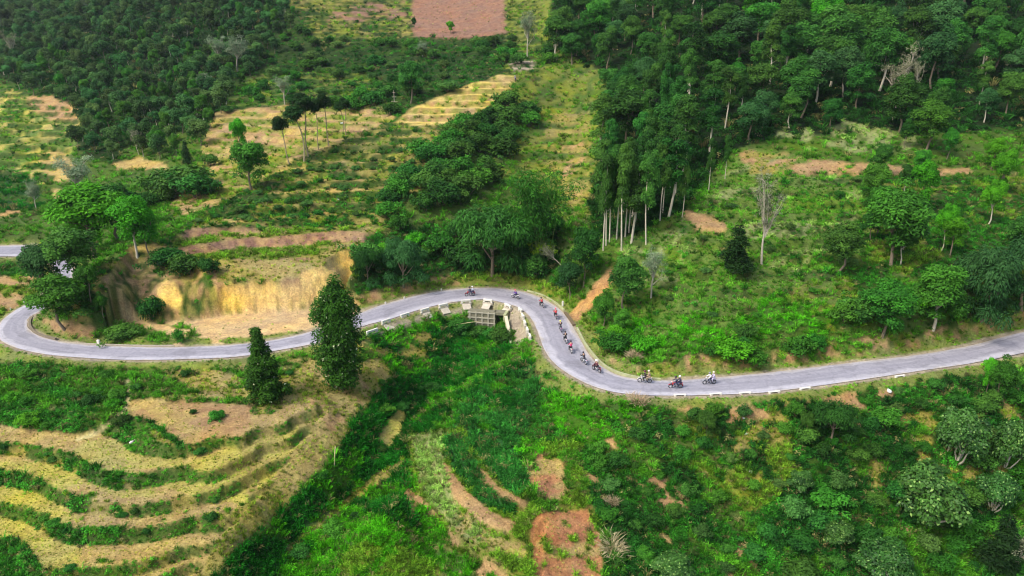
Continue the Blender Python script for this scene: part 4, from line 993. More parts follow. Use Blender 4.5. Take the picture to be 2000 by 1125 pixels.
# crest trees
T('broadleaf_tree', 'mid', 492, 372, 262, 'lone green tree with pale trunk on the terraced crest', v=1, wide=1.15)
T('broadleaf_tree', 'fresh', 470, 300, 222, 'bright green tree behind the lone tree on the crest', v=1, wide=.75)
T('shrub', 'dbush', 411, 324, 298, 'small black-green round shrub left of the crest tree', 'shrub', wide=1.1)
T('conifer_tree', 'conifer', 366, 322, 272, 'narrow dark conifer left of the brown terraces', wide=1.2)
for i, (x, y, tp, w) in enumerate([(300,372,340,1.3),(330,372,335,1.3),(352,378,318,1.5),(385,384,335,1.4),(405,380,345,1.1),(318,396,365,1.3)]):
    T('dark_shrub', 'dbush', x, y, tp, 'dark rounded shrub in the thicket behind the hairpin clump', 'shrub', wide=w, group='dark thicket on the left crest', v=i % 2)
TUF = [(565,322,222,'leftmost','leaning tufted tree with a dark crown, first of the crest row from the left'),(586,318,200,'','tufted tree with the largest dark crown, second of the crest row'),(606,304,180,'','tufted tree with the longest bare trunk, third of the crest row'),
       (622,292,192,'','slim tufted tree with a small dark crown, fourth of the crest row'),(642,285,178,'','tufted tree with an upright oval crown, fifth of the crest row'),(665,262,196,'','tufted tree with a flat wide crown, sixth of the crest row'),(678,264,190,'','tufted tree at the right end of the crest row')]
for i, (x, y, tp, _, lb) in enumerate(TUF): T('tufted_tree', 'tuft', x, y, tp, lb, v=i % 4, wide=[1.25, 1.3, 1.2, .9, 1.05, 1.25, 1.15][i], tilt=(0, [-.12, -.06, -.05, 0, -.03, .02, -.02][i]), rz=0)
T('pale_tree', 'silver', 160, 402, 305, 'silver-leaved spreading tree left of the dirt patch', v=0, wide=1.25)
T('pale_tree', 'silver', 72, 412, 345, 'thin silver-leaved tree on the far left field edge', v=1, wide=.8)
T('pale_tree', 'silver', 556, 205, 148, 'small white-leaved tree above the tufted crest row', v=0, wide=1.2)
T('pale_tree', 'silver', 400, 190, 138, 'grey-leaved tree at the edge of the upper left woods', v=1, wide=1.1)
T('pale_tree', 'silver', 465, 140, 62, 'pale-trunked grey tree high in the upper left woods', v=1, wide=1.1)
T('pale_tree', 'silver', 430, 135, 70, 'grey-leaved twin tree beside the pale-trunked grey tree', v=0, wide=1.0)
T('dead_tree', 'bare', 272, 302, 250, 'leafless grey tree on the green slope below the woods', v=1, wide=.8)
T('red_tree', 'bare', 30, 130, 55, 'thin half-bare tree with reddish top at the left edge', v=2, wide=.55)
T('pale_tree', 'silver', 1030, 112, 22, 'white-leaved slender tree beside the brown hilltop field', v=0, wide=.8)
T('broadleaf_tree', 'forest', 802, 202, 105, 'dark tree on the green slope above the golden steps', v=1, wide=.9)
T('broadleaf_tree', 'fresh', 880, 66, 38, 'small bright green tree alone on the brown hilltop field', v=1, wide=1.2)
T('broadleaf_tree', 'forest', 809, 56, 30, 'tiny dark tree at the left edge of the brown field', v=1, wide=.8)
T('pale_tree', 'silver', 825, 112, 78, 'pale bush-like tree below the brown field', v=1, wide=1.4)
T('bamboo_clump', 'bamboo', 1060, 505, 322, 'feathery tall green bamboo clump in the side valley', 'bamboo', wide=1.1)
T('bamboo_clump', 'bamboo', 1008, 520, 400, 'lower bamboo clump left of the tall feathery one', 'bamboo', v=1, wide=1.0)
T('drooping_tree', 'droop', 962, 538, 385, 'large dark tree with drooping leaves above the road bend', v=0, wide=1.0)
T('drooping_tree', 'droop', 788, 562, 462, 'rounded dark drooping tree at the right end of the cut', v=2, wide=.95)
T('drooping_tree', 'droop', 718, 548, 478, 'low dark drooping tree hanging over the yellow cut', v=0, wide=.8)
T('yellow_shrub', 'ybush', 1056, 500, 462, 'bright yellow-green tree crown in front of the bamboo', 'tree', wide=1.1)
T('broadleaf_tree', 'forest', 1140, 560, 430, 'dark green tree on the right bank of the side valley', v=2, wide=.8)
T('broadleaf_tree', 'blue', 1112, 588, 500, 'blue-green leafy tree leaning over the outer bend', v=1, wide=1.1)
T('dead_tree', 'bare', 1096, 520, 462, 'fallen-looking bare grey branches beside the bamboo', v=3, wide=.9, tilt=(0, -.8), rz=0)
T('broadleaf_tree', 'forest', 1222, 612, 492, 'broad dark tree beside the orange gully track', v=0, wide=1.1)
T('broadleaf_tree', 'mid', 1178, 640, 560, 'green tree at the foot of the orange gully track', v=2, wide=.9)
T('broadleaf_tree', 'mid', 1215, 655, 600, 'low green tree on the inner slope of the right bend', v=0, wide=1.1)
T('pale_tree', 'silver', 1272, 582, 488, 'white-flowering tree next to the broad dark tree', v=0, wide=.9)
T('pale_tree', 'silver', 1258, 400, 298, 'silver-leaved tree at the front edge of the tall wood', v=1, wide=.8)
T('conifer_tree', 'conifer', 1435, 532, 438, 'dark conical conifer alone on the grassy clearing', wide=2.0)
T('dead_tree', 'bare', 1488, 515, 345, 'tall bare grey tree in the middle of the clearing', v=0, wide=.68)
T('dead_tree', 'bare', 1742, 236, 98, 'large pale bare tree against the dark wood', v=0, wide=.85)
T('dead_tree', 'bare', 1788, 188, 112, 'smaller pale tree right of the large bare tree', v=1, wide=.6)
T('dead_tree', 'bare', 1966, 165, 105, 'leaning bare trunk at the right edge of the dark wood', v=1, wide=.9)
T('broadleaf_tree', 'fresh', 1796, 415, 300, 'bright green tree with a white trunk by the dirt track', v=1, wide=.75)
T('broadleaf_tree', 'fresh', 1838, 490, 390, 'green tree with a bent pale trunk on the right slope', v=3, wide=.7)
T('broadleaf_tree', 'mid', 1808, 295, 188, 'round green tree above the dirt track', v=0, wide=1.3)
T('broadleaf_tree', 'mid', 1740, 520, 340, 'broad mid-green tree right of the clearing', v=2, wide=1.1)
T('broadleaf_tree', 'forest', 1638, 530, 430, 'dark bushy tree at the right edge of the clearing', v=0, wide=1.45)
T('broadleaf_tree', 'forest', 1700, 470, 400, 'dark tree behind the bushy tree by the clearing', v=2, wide=1.1)
T('broadleaf_tree', 'mid', 1722, 660, 540, 'green tree overhanging the road bank on the right', v=0, wide=1.45)
T('broadleaf_tree', 'mid', 1822, 645, 512, 'bright leafy tree second along the right road bank', v=3, wide=1.3)
T('drooping_tree', 'droop', 1915, 630, 480, 'blue-green drooping tree above the right road bank', v=1, wide=.9)
T('drooping_tree', 'droop', 1995, 605, 452, 'dark drooping tree cut by the right edge of the view', v=1, wide=.8)
T('broadleaf_tree', 'mid', 1948, 790, 690, 'green tree rising in front of the road on the far right', v=2, wide=.85)
T('broadleaf_tree', 'fresh', 1925, 770, 690, 'fresh green sapling tree before the road at far right', v=1, wide=.6)
T('conifer_tree', 'conifer', 1945, 1120, 1005, 'very dark tree in the bottom right corner', wide=1.6)
T('dead_tree', 'bare', 1978, 1130, 1030, 'bare twiggy grey bush in the bottom right corner', v=1, wide=1.0)
for x, y, tp, w, lb in [(1868,905,782,.75,'tall broad-leaved shrub climbing below the road on the right'),(1812,1020,900,1.0,'largest broad-leaved shrub, dome shaped with pale leaf tips'),(1962,910,800,.65,'broad-leaved shrub at the right edge under the road'),
        (1940,1000,915,.8,'broad-leaved shrub below the one at the right edge'),(1720,1125,1050,1.2,'wide broad-leaved shrub at the bottom edge on the right'),(1560,960,912,1.0,'pale-tipped small broad-leaved shrub on the middle of the slope'),(1312,1135,1078,1.2,'pale-tipped broad-leaved shrub at the bottom near the straw'),
        (1630,1060,1010,1.2,'low broad-leaved shrub left of the dome-shaped one')]:
    T('broad_leaved_shrub', 'big', x, y, tp, lb, 'shrub', wide=w, v=(x // 10) % 3)
for x, y, tp, w, k, lb in [(1622,862,775,1.3,'droop','dark spreading tree just under the road on the right'),(1380,850,800,1.0,'droop','small dark drooping tree under the guard stones'),(1575,850,800,.8,'droop','dark low tree left of the spreading tree')]:
    T('drooping_tree', k, x, y, tp, lb, 'tree', wide=w * .72, v=0)
T('field_bush', 'bush', 424, 820, 802, 'round green bush alone in the brown field', 'bush', wide=1.3)
T('field_bush', 'dbush', 377, 808, 798, 'tiny dark bush left of the round field bush', 'bush', wide=1.0)

# the tall wood on the right
RF = [(1172,478),(1215,492),(1296,440),(1340,405),(1425,315),(1500,272),(1760,258),(1850,240),(2120,250),(2120,-150),(1072,-150),(1080,120),(1195,160),(1182,300),(1160,400)]
spots = poisson(RF, 6.3, 290, 3, ymax=330)
for i, (x, y, z, d, px, py) in enumerate(spots):
    rr = random.random(); edge = px < 1450 and py > 230
    k = 'tall' if (edge and rr < .75) or rr < .16 else ('mid' if rr < .27 else 'blue' if rr < .40 else 'fresh' if rr < .43 else 'forest')
    h = random.choice((9.5, 11.5, 13, 14.5, 17)) * random.uniform(.92, 1.08) if not edge else random.uniform(13, 17)
    if px > 1450 and py > 200: h *= .8
    gl = {'tall': ('straight tree with a bare pale trunk at the front of the tall dark wood', 'pale-trunked trees in the right wood'),
          'mid': ('lighter green tree among the darker crowns of the right wood', 'lighter trees in the right wood'), 'blue': ('blue-green tree among the darker crowns of the right wood', 'blue-green trees in the right wood'), 'fresh': ('bright fresh green tree standing out in the dark right wood', 'bright trees in the right wood'),
          'forest': ('dark green broad-crowned tree in the dense wood on the upper right', 'dark trees in the right wood')}[k]
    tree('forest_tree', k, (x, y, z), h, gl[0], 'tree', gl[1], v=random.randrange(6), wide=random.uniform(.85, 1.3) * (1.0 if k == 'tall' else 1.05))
nRF = len(spots)
# white trunks along the wood's lower corner
for i, (x, y, tp) in enumerate([(1178,490,300),(1184,480,290),(1190,475,300),(1214,490,280),(1221,462,270),(1228,455,285),(1262,478,290),(1289,432,270),(1294,420,280),(1204,470,280),(1241,440,300),(1332,425,320),(1384,375,270),(1416,350,262)]):
    p, h = by_px(x, y, tp, 'tall'); tree('edge_tree', 'tall', p, h, 'slim straight tree with a long white trunk at the corner of the right wood', 'tree', 'white-trunked trees at the wood corner', v=i % 4, wide=.62)
# trees over the slope right of the clearing
for i, (x, y, z, d, px, py) in enumerate(poisson([(1700,330),(1780,262),(2110,252),(2110,600),(2000,600),(1880,560),(1700,545),(1660,440)], 7.5, 48, 9)):
    k = ['mid', 'forest', 'fresh', 'mid'][i % 4]; h = random.uniform(6.5, 10.5)
    tree('slope_tree', k, (x, y, z), h, {'mid': 'mid-green tree scattered on the slope right of the clearing', 'forest': 'darker tree scattered on the slope right of the clearing', 'fresh': 'bright green tree scattered on the slope right of the clearing'}[k], 'tree', 'trees on the right slope', v=random.randrange(4), wide=random.uniform(.75, 1.0))
# bank bushes along the right road
for i, (x, y, z, d, px, py) in enumerate(poisson([(1165,610),(1230,640),(1290,662),(1400,668),(1500,655),(1640,610),(1660,660),(1620,690),(1500,703),(1350,708),(1240,700),(1190,672)], 1.9, 120, 21)):
    k = ['bush', 'fbush', 'bush', 'dbush'][i % 4]
    tree('bank_bush', k, (x, y, z), random.uniform(1.7, 3.2), {'bush': 'mid-green bush in the hedge on top of the right road bank', 'fbush': 'bright green bush in the hedge on top of the right road bank', 'dbush': 'dark green bush in the hedge on top of the right road bank'}[k], 'bush', 'hedge above the right road bank', v=i % 3, wide=random.uniform(.9, 1.3))
for i, (x, y, z, d, px, py) in enumerate(poisson([(1660,560),(1760,600),(1900,560),(2110,500),(2110,585),(1990,612),(1880,632),(1700,655),(1665,640)], 2.8, 55, 22)):
    k = ['bush', 'dbush', 'fbush'][i % 3]
    tree('roadside_bush', k, (x, y, z), random.uniform(1.8, 3.8), {'bush': 'mid-green bush under the trees on the far right road bank', 'fbush': 'bright green bush under the trees on the far right road bank', 'dbush': 'dark green bush under the trees on the far right road bank'}[k], 'bush', 'bushes on the far right road bank', v=i % 3, wide=random.uniform(.9, 1.3))
# scattered over the clearing
for i, (x, y, z, d, px, py) in enumerate(poisson([(1230,480),(1340,430),(1500,340),(1700,340),(1680,520),(1640,600),(1480,640),(1300,650),(1220,600)], 5.5, 40, 23)):
    tree('clearing_bush', 'tea' if i % 3 else 'bush', (x, y, z), random.uniform(.9, 1.8), 'grey-green low bush on the grassy clearing' if i % 3 else 'mid-green low bush on the grassy clearing', 'bush', 'low bushes on the clearing', v=i % 3, wide=random.uniform(.9, 1.5))
# orchard thicket on the middle hill
OR = [(740,430),(752,385),(806,345),(835,290),(905,246),(985,204),(1058,206),(1050,235),(1005,262),(985,310),(960,372),(890,395),(800,425)]
for i, (x, y, z, d, px, py) in enumerate(poisson(OR, 2.9, 240, 24, ymax=260)):
    k = 'dbush' if i % 5 else 'bush'
    tree('orchard_tree', k, (x, y, z), random.uniform(3.2, 5.2), 'dark rounded tree in the orchard thicket on the middle hill' if i % 5 else 'lighter rounded tree in the orchard thicket on the middle hill', 'tree', 'orchard thicket on the middle hill', v=i % 4, wide=random.uniform(1.0, 1.3))
for i, (x, y, z, d, px, py) in enumerate(poisson([(690,540),(700,490),(745,450),(820,430),(930,425),(1000,440),(1090,450),(1110,520),(1090,572),(1030,548),(930,538),(850,542),(770,560)], 3.2, 80, 25)):
    k = ['bush', 'dbush', 'dbush', 'fbush'][i % 4]
    tree('thicket_bush', k, (x, y, z), random.uniform(2.6, 5.2), {'bush': 'mid-green bush in the thicket above the road bend', 'fbush': 'bright green bush in the thicket above the road bend', 'dbush': 'dark green bush in the thicket above the road bend'}[k], 'bush', 'thicket above the road bend', v=i % 3, wide=random.uniform(.9, 1.2))
# shrubs in rows on the terraces
onrow = lambda x, y, z, px, py, ti, si: (RISER[ti, si] < .5) | (np.random.default_rng(1).uniform(0, 1, len(x)) < .2)
for i, (x, y, z, d, px, py) in enumerate(poisson([(370,448),(440,395),(520,350),(600,305),(690,262),(770,250),(830,270),(820,330),(760,380),(735,440),(650,448)], 1.9, 290, 26, onrow)):
    tree('terrace_shrub', 'tea' if i % 4 else 'dbush', (x, y, z), random.uniform(.7, 1.5), 'grey-green shrub planted along the terraces of the middle hill' if i % 4 else 'dark green shrub planted along the terraces of the middle hill', 'shrub', 'shrub rows on the middle hill', v=i % 3, wide=random.uniform(1.0, 1.5))
# green slopes around the left thicket and far slope
for i, (x, y, z, d, px, py) in enumerate(poisson([(200,470),(150,420),(240,330),(300,350),(330,400),(300,450)], 4, 26, 27)):
    tree('hairpin_bush', 'bush' if i % 2 else 'dbush', (x, y, z), random.uniform(2, 4), 'mid-green bush between the hairpin clump and the crest' if i % 2 else 'dark bush between the hairpin clump and the crest', 'bush', 'bushes behind the hairpin clump', v=i % 3, wide=1.2)
for i, (x, y, z, d, px, py) in enumerate(poisson([(430,215),(470,150),(560,60),(820,80),(1070,85),(1080,140),(960,140),(830,190),(760,220),(560,200)], 5, 150, 28)):
    k = ['dbush', 'bush', 'dbush', 'tea'][i % 4]
    tree('upland_bush', k, (x, y, z), random.uniform(2.0, 4.6), {'bush': 'mid-green bush on the upper slope behind the golden steps', 'dbush': 'dark bush on the upper slope behind the golden steps', 'tea': 'grey-green bush on the upper slope behind the golden steps'}[k], 'bush', 'bushes on the upper slope', v=i % 3, wide=random.uniform(1, 1.4))
# slope under the road on the right
for i, (x, y, z, d, px, py) in enumerate(poisson([(1160,860),(1320,810),(1600,790),(2050,735),(2080,1180),(1190,1180),(1200,1060),(1170,980)], 2.2, 270, 29)):
    k = ['bush', 'dbush', 'dbush', 'dbush', 'bush', 'tea'][i % 6]; h = random.uniform(.7, 1.9) * (1.3 if px > 1500 else .9)
    tree('slope_shrub', k, (x, y, z), h, {'bush': 'mid-green shrub among the weeds below the road on the right', 'dbush': 'dark green shrub among the weeds below the road on the right', 'fbush': 'bright green shrub among the weeds below the road on the right', 'big': 'small broad-leaved shrub among the weeds below the road on the right', 'tea': 'grey-green shrub among the weeds below the road on the right'}[k], 'shrub', 'shrubs on the slope below the road', v=i % 3, wide=random.uniform(.9, 1.4))
# hedges along the terrace banks lower left
bankm = lambda x, y, z, px, py, ti, si: (RISER[ti, si] > .5)
for i, (x, y, z, d, px, py) in enumerate(poisson([(-90,850),(150,850),(240,900),(420,860),(440,1130),(-90,1140)], .95, 120, 30, bankm, 2)):
    tree('bank_weed', 'dbush' if i % 3 else 'bush', (x, y, z), random.uniform(.35, .85), 'small dark weed clump on the terrace banks lower left' if i % 3 else 'small green weed clump on the terrace banks lower left', 'weed', 'weed clumps on the terrace banks', v=i % 3, wide=random.uniform(1, 1.8), parts=False)
for i, (x, y, z, d, px, py) in enumerate(poisson([(-90,715),(560,715),(600,690),(560,740),(245,775),(240,835),(150,845),(-90,825)], 1.8, 70, 31)):
    tree('verge_bush', ['bush', 'dbush', 'fbush'][i % 3], (x, y, z), random.uniform(.6, 1.5), ['mid-green', 'dark green', 'bright green'][i % 3] + ' bush in the weeds below the left road verge', 'bush', 'bushes below the left verge', v=i % 3, wide=random.uniform(1, 1.6), parts=False)
for i, (x, y, z, d, px, py) in enumerate(poisson([(760,690),(820,640),(930,640),(990,690),(900,740),(820,840),(720,1000),(600,1100),(480,1130),(600,960),(690,850)], 2.4, 60, 32)):
    tree('gully_bush', ['dbush', 'bush'][i % 2], (x, y, z), random.uniform(.7, 1.6), ['dark green', 'mid-green'][i % 2] + ' bush in the wet gully below the culvert', 'bush', 'bushes in the gully', v=i % 3, wide=random.uniform(1, 1.6), parts=False)
# upper left woods: the nearer trees one by one, the rest as one mass
LF = [(-130,-60),(590,-60),(575,50),(500,140),(440,205),(405,285),(330,320),(230,312),(155,288),(150,215),(60,182),(0,150),(-130,150)]
spots = poisson(LF, 4.6, 900, 33, ymax=520)
own = [q for q in spots][:275]
for i, (x, y, z, d, px, py) in enumerate(own):
    tree('hillside_tree', 'wood' if (i % 6 and not (px > 230 and py > 110 and i % 3 == 0)) else 'mid', (x, y, z), random.uniform(5.0, 9), 'rounded dark tree in the dense hillside woods on the upper left' if (i % 6 and not (px > 230 and py > 110 and i % 3 == 0)) else 'brighter green tree in the dense hillside woods on the upper left', 'tree', 'hillside woods on the upper left', v=random.randrange(5), wide=random.uniform(.9, 1.2) * (1 if i % 6 else .75))
wcoll = bpy.data.collections.new('woods')
for i in range(4): wcoll.objects.link(bpy.data.objects.new('w%d_crown' % i, proto('wood', i)['crown']))
far = np.array([q[:3] for q in spots[275:]]); wr = np.random.default_rng(8)
if len(far):
    me = bpy.data.meshes.new('far_woods'); me.vertices.add(len(far)); me.vertices.foreach_set('co', far.astype(np.float32).ravel()); m_ = len(far)
    sc = wr.uniform(.8, 1.3, m_); attr(me, 'idx', wr.integers(0, 4, m_), 'INT'); attr(me, 'rot', np.stack([np.zeros(m_), np.zeros(m_), wr.uniform(0, 6.28, m_)], 1), 'FLOAT_VECTOR'); attr(me, 'scl', np.stack([sc, sc, sc], 1), 'FLOAT_VECTOR')
    o = link(bpy.data.objects.new('far_woods', me)); tag(o, 'far-off mass of tree crowns along the top of the upper left slope', 'woods', kind='stuff')
    ng2 = SCT.copy(); [n for n in ng2.nodes if n.bl_idname == 'GeometryNodeCollectionInfo'][0].inputs['Collection'].default_value = wcoll
    md = o.modifiers.new('scatter', 'NODES'); md.node_group = ng2
print('TREES', NOBJ, 'rf', nRF, 'lf', len(spots))
#@THINGS
# ------------------------------------------------------------------ built things
class MB:
    """collects simple solids into one mesh"""
    def __init__(s): s.V = []; s.F = []; s.n = 0
    def add(s, V, Fq): s.V.append(np.asarray(V, float)); s.F.append([tuple(int(i) + s.n for i in f) for f in Fq]); s.n += len(V); return s
    def box(s, c, d, rz=0.0, bev=.0, rx=0.0):
        x, y, z = [k / 2 for k in d]; b = min(bev, x * .9, y * .9, z * .9)
        if b <= 0:
            V = np.array([(i * x, j * y, k * z) for k in (-1, 1) for j in (-1, 1) for i in (-1, 1)]); Fq = [(0,2,3,1),(4,5,7,6),(0,1,5,4),(2,6,7,3),(0,4,6,2),(1,3,7,5)]
        else:
            def ring(xx, yy, zz, bb): return [(-xx+bb,-yy,zz),(xx-bb,-yy,zz),(xx,-yy+bb,zz),(xx,yy-bb,zz),(xx-bb,yy,zz),(-xx+bb,yy,zz),(-xx,yy-bb,zz),(-xx,-yy+bb,zz)]
            V = np.array(ring(x-b,y-b,-z,b*.4) + ring(x,y,-z+b,b) + ring(x,y,z-b,b) + ring(x-b,y-b,z,b*.4)); Fq = [tuple(range(7,-1,-1)), tuple(range(24,32))]
            for r in range(3): Fq += [(r*8+i, r*8+(i+1)%8, r*8+8+(i+1)%8, r*8+8+i) for i in range(8)]
        if rx: V = V @ np.array(Euler((rx, 0, 0)).to_matrix()).T
        V = V @ np.array(Euler((0, 0, rz)).to_matrix()).T + np.array(c); return s.add(V, Fq)
    def tube(s, P, r, seg=8, caps=True):
        rr = r if hasattr(r, '__len__') else [r] * len(P); V, Q = tubes([(P, rr)], seg); Fq = [tuple(q) for q in Q]
        if caps: n = len(P); Fq += [tuple(range(seg)), tuple(range((n - 1) * seg, n * seg))]
        return s.add(V, Fq)
    def torus(s, c, R0, r0, a=22, b=7):
        V, Fq = [], []
        for i in range(a):
            t = i / a * 2 * math.pi
            for j in range(b):
                u = j / b * 2 * math.pi; q = R0 + r0 * math.cos(u); V.append((c[0] + q * math.cos(t), c[1] + r0 * math.sin(u), c[2] + q * math.sin(t)))
                Fq.append((i*b+j, i*b+(j+1)%b, ((i+1)%a)*b+(j+1)%b, ((i+1)%a)*b+j))
        return s.add(V, Fq)
    def ball(s, c, r, a=14, b=9, cut=-1.0):
        V, Fq = [], []
        r = r if hasattr(r, '__len__') else (r, r, r)
        for i in range(b + 1):
            ph = math.pi * i / b
            for j in range(a): t = 2 * math.pi * j / a; V.append((c[0] + r[0] * math.sin(ph) * math.cos(t), c[1] + r[1] * math.sin(ph) * math.sin(t), c[2] + r[2] * max(math.cos(ph), cut)))
        for i in range(b):
            for j in range(a): Fq.append((i*a+j, i*a+(j+1)%a, (i+1)*a+(j+1)%a, (i+1)*a+j))
        return s.add(V, Fq)
    def mesh(s, name, mt=None, smooth=False):
        me = bpy.data.meshes.new(name); me.from_pydata(np.vstack(s.V).tolist(), [], [f for g_ in s.F for f in g_]); me.validate(); me.update()
        if smooth: me.polygons.foreach_set('use_smooth', [True] * len(me.polygons))
        if mt: me.materials.append(mt)
        return me
    def build(s, name, mt, parent=None, smooth=False): return link(bpy.data.objects.new(name, s.mesh(name, mt, smooth)), parent)
WHITEP = simple('weathered_white_paint', (.72, .70, .62), .8, var=.22, scale=5)
CONC = simple('grey_concrete', (.42, .38, .30), .9, var=.3, scale=3)
CONCG = simple('mossy_concrete', (.38, .40, .22), .9, var=.4, scale=1.5)
MOUTH_SHADE = simple('culvert_mouth_shade', (.06, .05, .035), .9, var=.4)  # near-black, stands for the shade in the culvert opening
STONE = simple('field_stone', (.50, .45, .36), .9, var=.35, scale=2)
def rdir_at(x, y):
    d = (RC[:, 0] - x) ** 2 + (RC[:, 1] - y) ** 2; i = int(np.clip(np.argmin(d), 1, len(RC) - 2)); t = RC[i + 1] - RC[i - 1]; return math.atan2(t[1], t[0]), RC[i]
def guard(px, py, label, ln=1.75, group='guard stones round the bend', apron=True, rz=None, z=-.05, hb=.34):
    p = on_level(px, py, z); a, q = rdir_at(p[0], p[1]); gz = float(hgt(p[0], p[1])); a = a if rz is None else rz
    o = empty('guard_stone', (p[0], p[1], min(gz, z)), a); tag(o, label, 'guard stone', group); hz = z - min(gz, z)
    MB().box((0, 0, hz + .21 + hb / 2), (ln, .30, hb), bev=.04).box((-ln/2+.18, 0, hz + .1), (.28, .28, .28), bev=.02).box((ln/2-.18, 0, hz + .1), (.28, .28, .28), bev=.02).build('beam', WHITEP, o)
    MB().box((0, 0, hz - .25), (ln + .25, .46, .5), bev=.03).build('footing', CONC, o)
    if apron: MB().box((0, .75 if True else 0, hz - .55), (ln * .85, 1.3, .16), bev=.03, rx=-.55).build('apron_slab', STONE, o)
    return o
gl = ['first guard stone from the columnar tree, along the bend', 'second guard stone from the columnar tree', 'third guard stone from the columnar tree', 'fourth guard stone from the columnar tree', 'guard stone left of the culvert lattice', 'guard stone above the culvert lattice', 'guard stone above the dark culvert mouth']
for (x, y), lb in zip([(754,630),(791,618),(830,608),(866,599),(910,591),(953,590),(992,600)], gl): guard(x, y, 'white ' + lb)
o = guard(727, 650, 'large white tilted slab beside the columnar tree, off the line of guard stones', 2.2, None, False, rz=.85, z=-.5)
for (x, y), lb in zip([(1016,608),(1021,620),(1025,633),(1030,647),(1035,660)], ['topmost', 'second', 'middle', 'fourth', 'lowest']):
    guard(x, y, 'white guard stone, %s of the five stacked down the inside of the bend' % lb, 1.35, 'guard stones inside the bend', False)
for (x, y), lb in zip([(1328,774),(1398,772),(1455,770),(1512,768),(1572,761),(1757,737)], ['below the red motorbike', 'below the silver motorbike', 'just right of the last motorbike', 'on the verge above the dark drooping tree', 'on the verge above the pale earth slope', 'alone with a dark shadow gap on the right verge']):
    guard(x, y, 'low white guard stone ' + lb, 1.6, 'guard stones along the right verge', False, hb=.10, z=-.12)
def wall_line(name, label, P, h, w, mt, cat, mt2=None):
    """low wall along ground points"""
    P = catmull(P, 4); n = len(P); T_ = unit(np.gradient(P[:, :2], axis=0)); Nn = np.stack([-T_[:, 1], T_[:, 0]], 1); V = []
    for p, q in zip(P, Nn):
        for (k, zz) in ((-1, -.4), (-1, h), (1, h), (1, -.4)): V.append((p[0] + q[0] * w / 2 * k, p[1] + q[1] * w / 2 * k, p[2] + zz))
    Fq = []
    for i in range(n - 1):
        for j in range(3): Fq.append((i*4+j, i*4+4+j, i*4+5+j, i*4+1+j))
    Fq += [(0, 1, 2, 3), (n*4-1, n*4-2, n*4-3, n*4-4)]
    m_ = MB().add(V, Fq); o = m_.build(name, mt); tag(o, label, cat, kind='thing'); return o
wall_line('kerb_wall', 'long low mossy kerb wall along the outside of the right bend', [on_level(x, y, 0) for x, y in [(1127,642),(1140,668),(1152,686),(1170,707),(1190,722),(1215,732),(1250,740),(1290,743)]], .30, .28, CONCG, 'wall')
wall_line('kerb_wall', 'low pale kerb wall at the top of the outer bend', [on_level(x, y, 0) for x, y in [(1030,569),(1052,575),(1066,581),(1084,592),(1102,607)]], .26, .26, CONCG, 'wall')
wall_line('drain_wall', 'short dark broken drain wall at the foot of the orange track', [on_level(x, y, 0) for x, y in [(1104,612),(1113,624),(1121,636)]], .28, .5, simple('dark_drain_stone', (.16, .12, .07), .9, var=.5), 'wall')
wall_line('drain_wall', 'dark stone drain wall around the inside of the hairpin', [on_level(x, y, 0) for x, y in [(86,607),(70,616),(60,627),(60,640),(68,650),(85,658),(110,664)]], .34, .3, simple('hairpin_drain_stone', (.20, .17, .12), .9, var=.5), 'wall')
wall_line('kerb_wall', 'thin pale kerb line on the lay-by side of the left road', [on_level(x, y, 0) for x, y in [(115,668),(170,672),(260,675),(340,676)]], .12, .2, CONC, 'wall')
# culvert
A0, B0 = on_level(914, 607, -.35), on_level(984, 612, -.35)
ang = math.atan2(B0[1] - A0[1], B0[0] - A0[0]); LN = float(np.linalg.norm((B0 - A0)[:2]))
cv = empty('culvert', (A0[0], A0[1], -.35), ang); tag(cv, 'stone culvert headwall with pale lattice and dark square mouth under the bend', 'culvert')
mw = LN * .24
MB().box(((LN - mw) / 2, .7, -1.75), (LN - mw, 1.3, 3.5), bev=.03).box((LN - mw/2, .9, -.25), (mw + .5, 1.5, .5), bev=.03).build('headwall', simple('headwall_masonry', (.20, .19, .13), .95, var=.5, scale=1.2), cv)
MB().box((LN - mw/2, 1.7, -1.9), (mw + .4, .1, 3.0)).build('mouth', MOUTH_SHADE, cv)  # flat dark panel painted as the darkness inside the opening
lt = MB()
for i in range(5): lt.box((.35 + i * (LN - mw - .5) / 4, -.02, -1.5), (.24, .2, 2.9), bev=.02)
for z_ in (-.2, -1.1, -2.0, -2.9): lt.box(((LN - mw) / 2, -.06, z_), (LN - mw + .1, .16, .2), bev=.02)
lt.build('lattice', simple('pale_lattice_concrete', (.36, .34, .26), .9, var=.5, scale=1.5), cv)
MB().box((LN + .3, .3, -1.6), (.5, 2.2, 3.3), bev=.03).build('pier', CONCG, cv)
W0, W1 = on_level(988, 618, -.4), on_level(1003, 688, -2.9)
V_ = []; nW = unit(np.array([-(W1 - W0)[1], (W1 - W0)[0], 0])) * .2
o = empty('wing_wall', W0, 0); tag(o, 'sloping pale concrete wing wall running down from the culvert mouth', 'wall', kind='thing')
dW = W1 - W0
V_ = [(-nW), (nW), (nW + [0, 0, -2.6]), (-nW + [0, 0, -2.6]), (dW - nW), (dW + nW), (dW + nW + [0, 0, -1.6]), (dW - nW + [0, 0, -1.6])]
MB().add(V_, [(0,1,2,3),(7,6,5,4),(0,4,5,1),(1,5,6,2),(2,6,7,3),(3,7,4,0)]).build('slab', CONCG, o)
V_ = [(-nW*1.3 + [0,0,.1]), (nW*1.3 + [0,0,.1]), (nW*1.3), (-nW*1.3), (dW - nW*1.3 + [0,0,.1]), (dW + nW*1.3 + [0,0,.1]), (dW + nW*1.3), (dW - nW*1.3)]
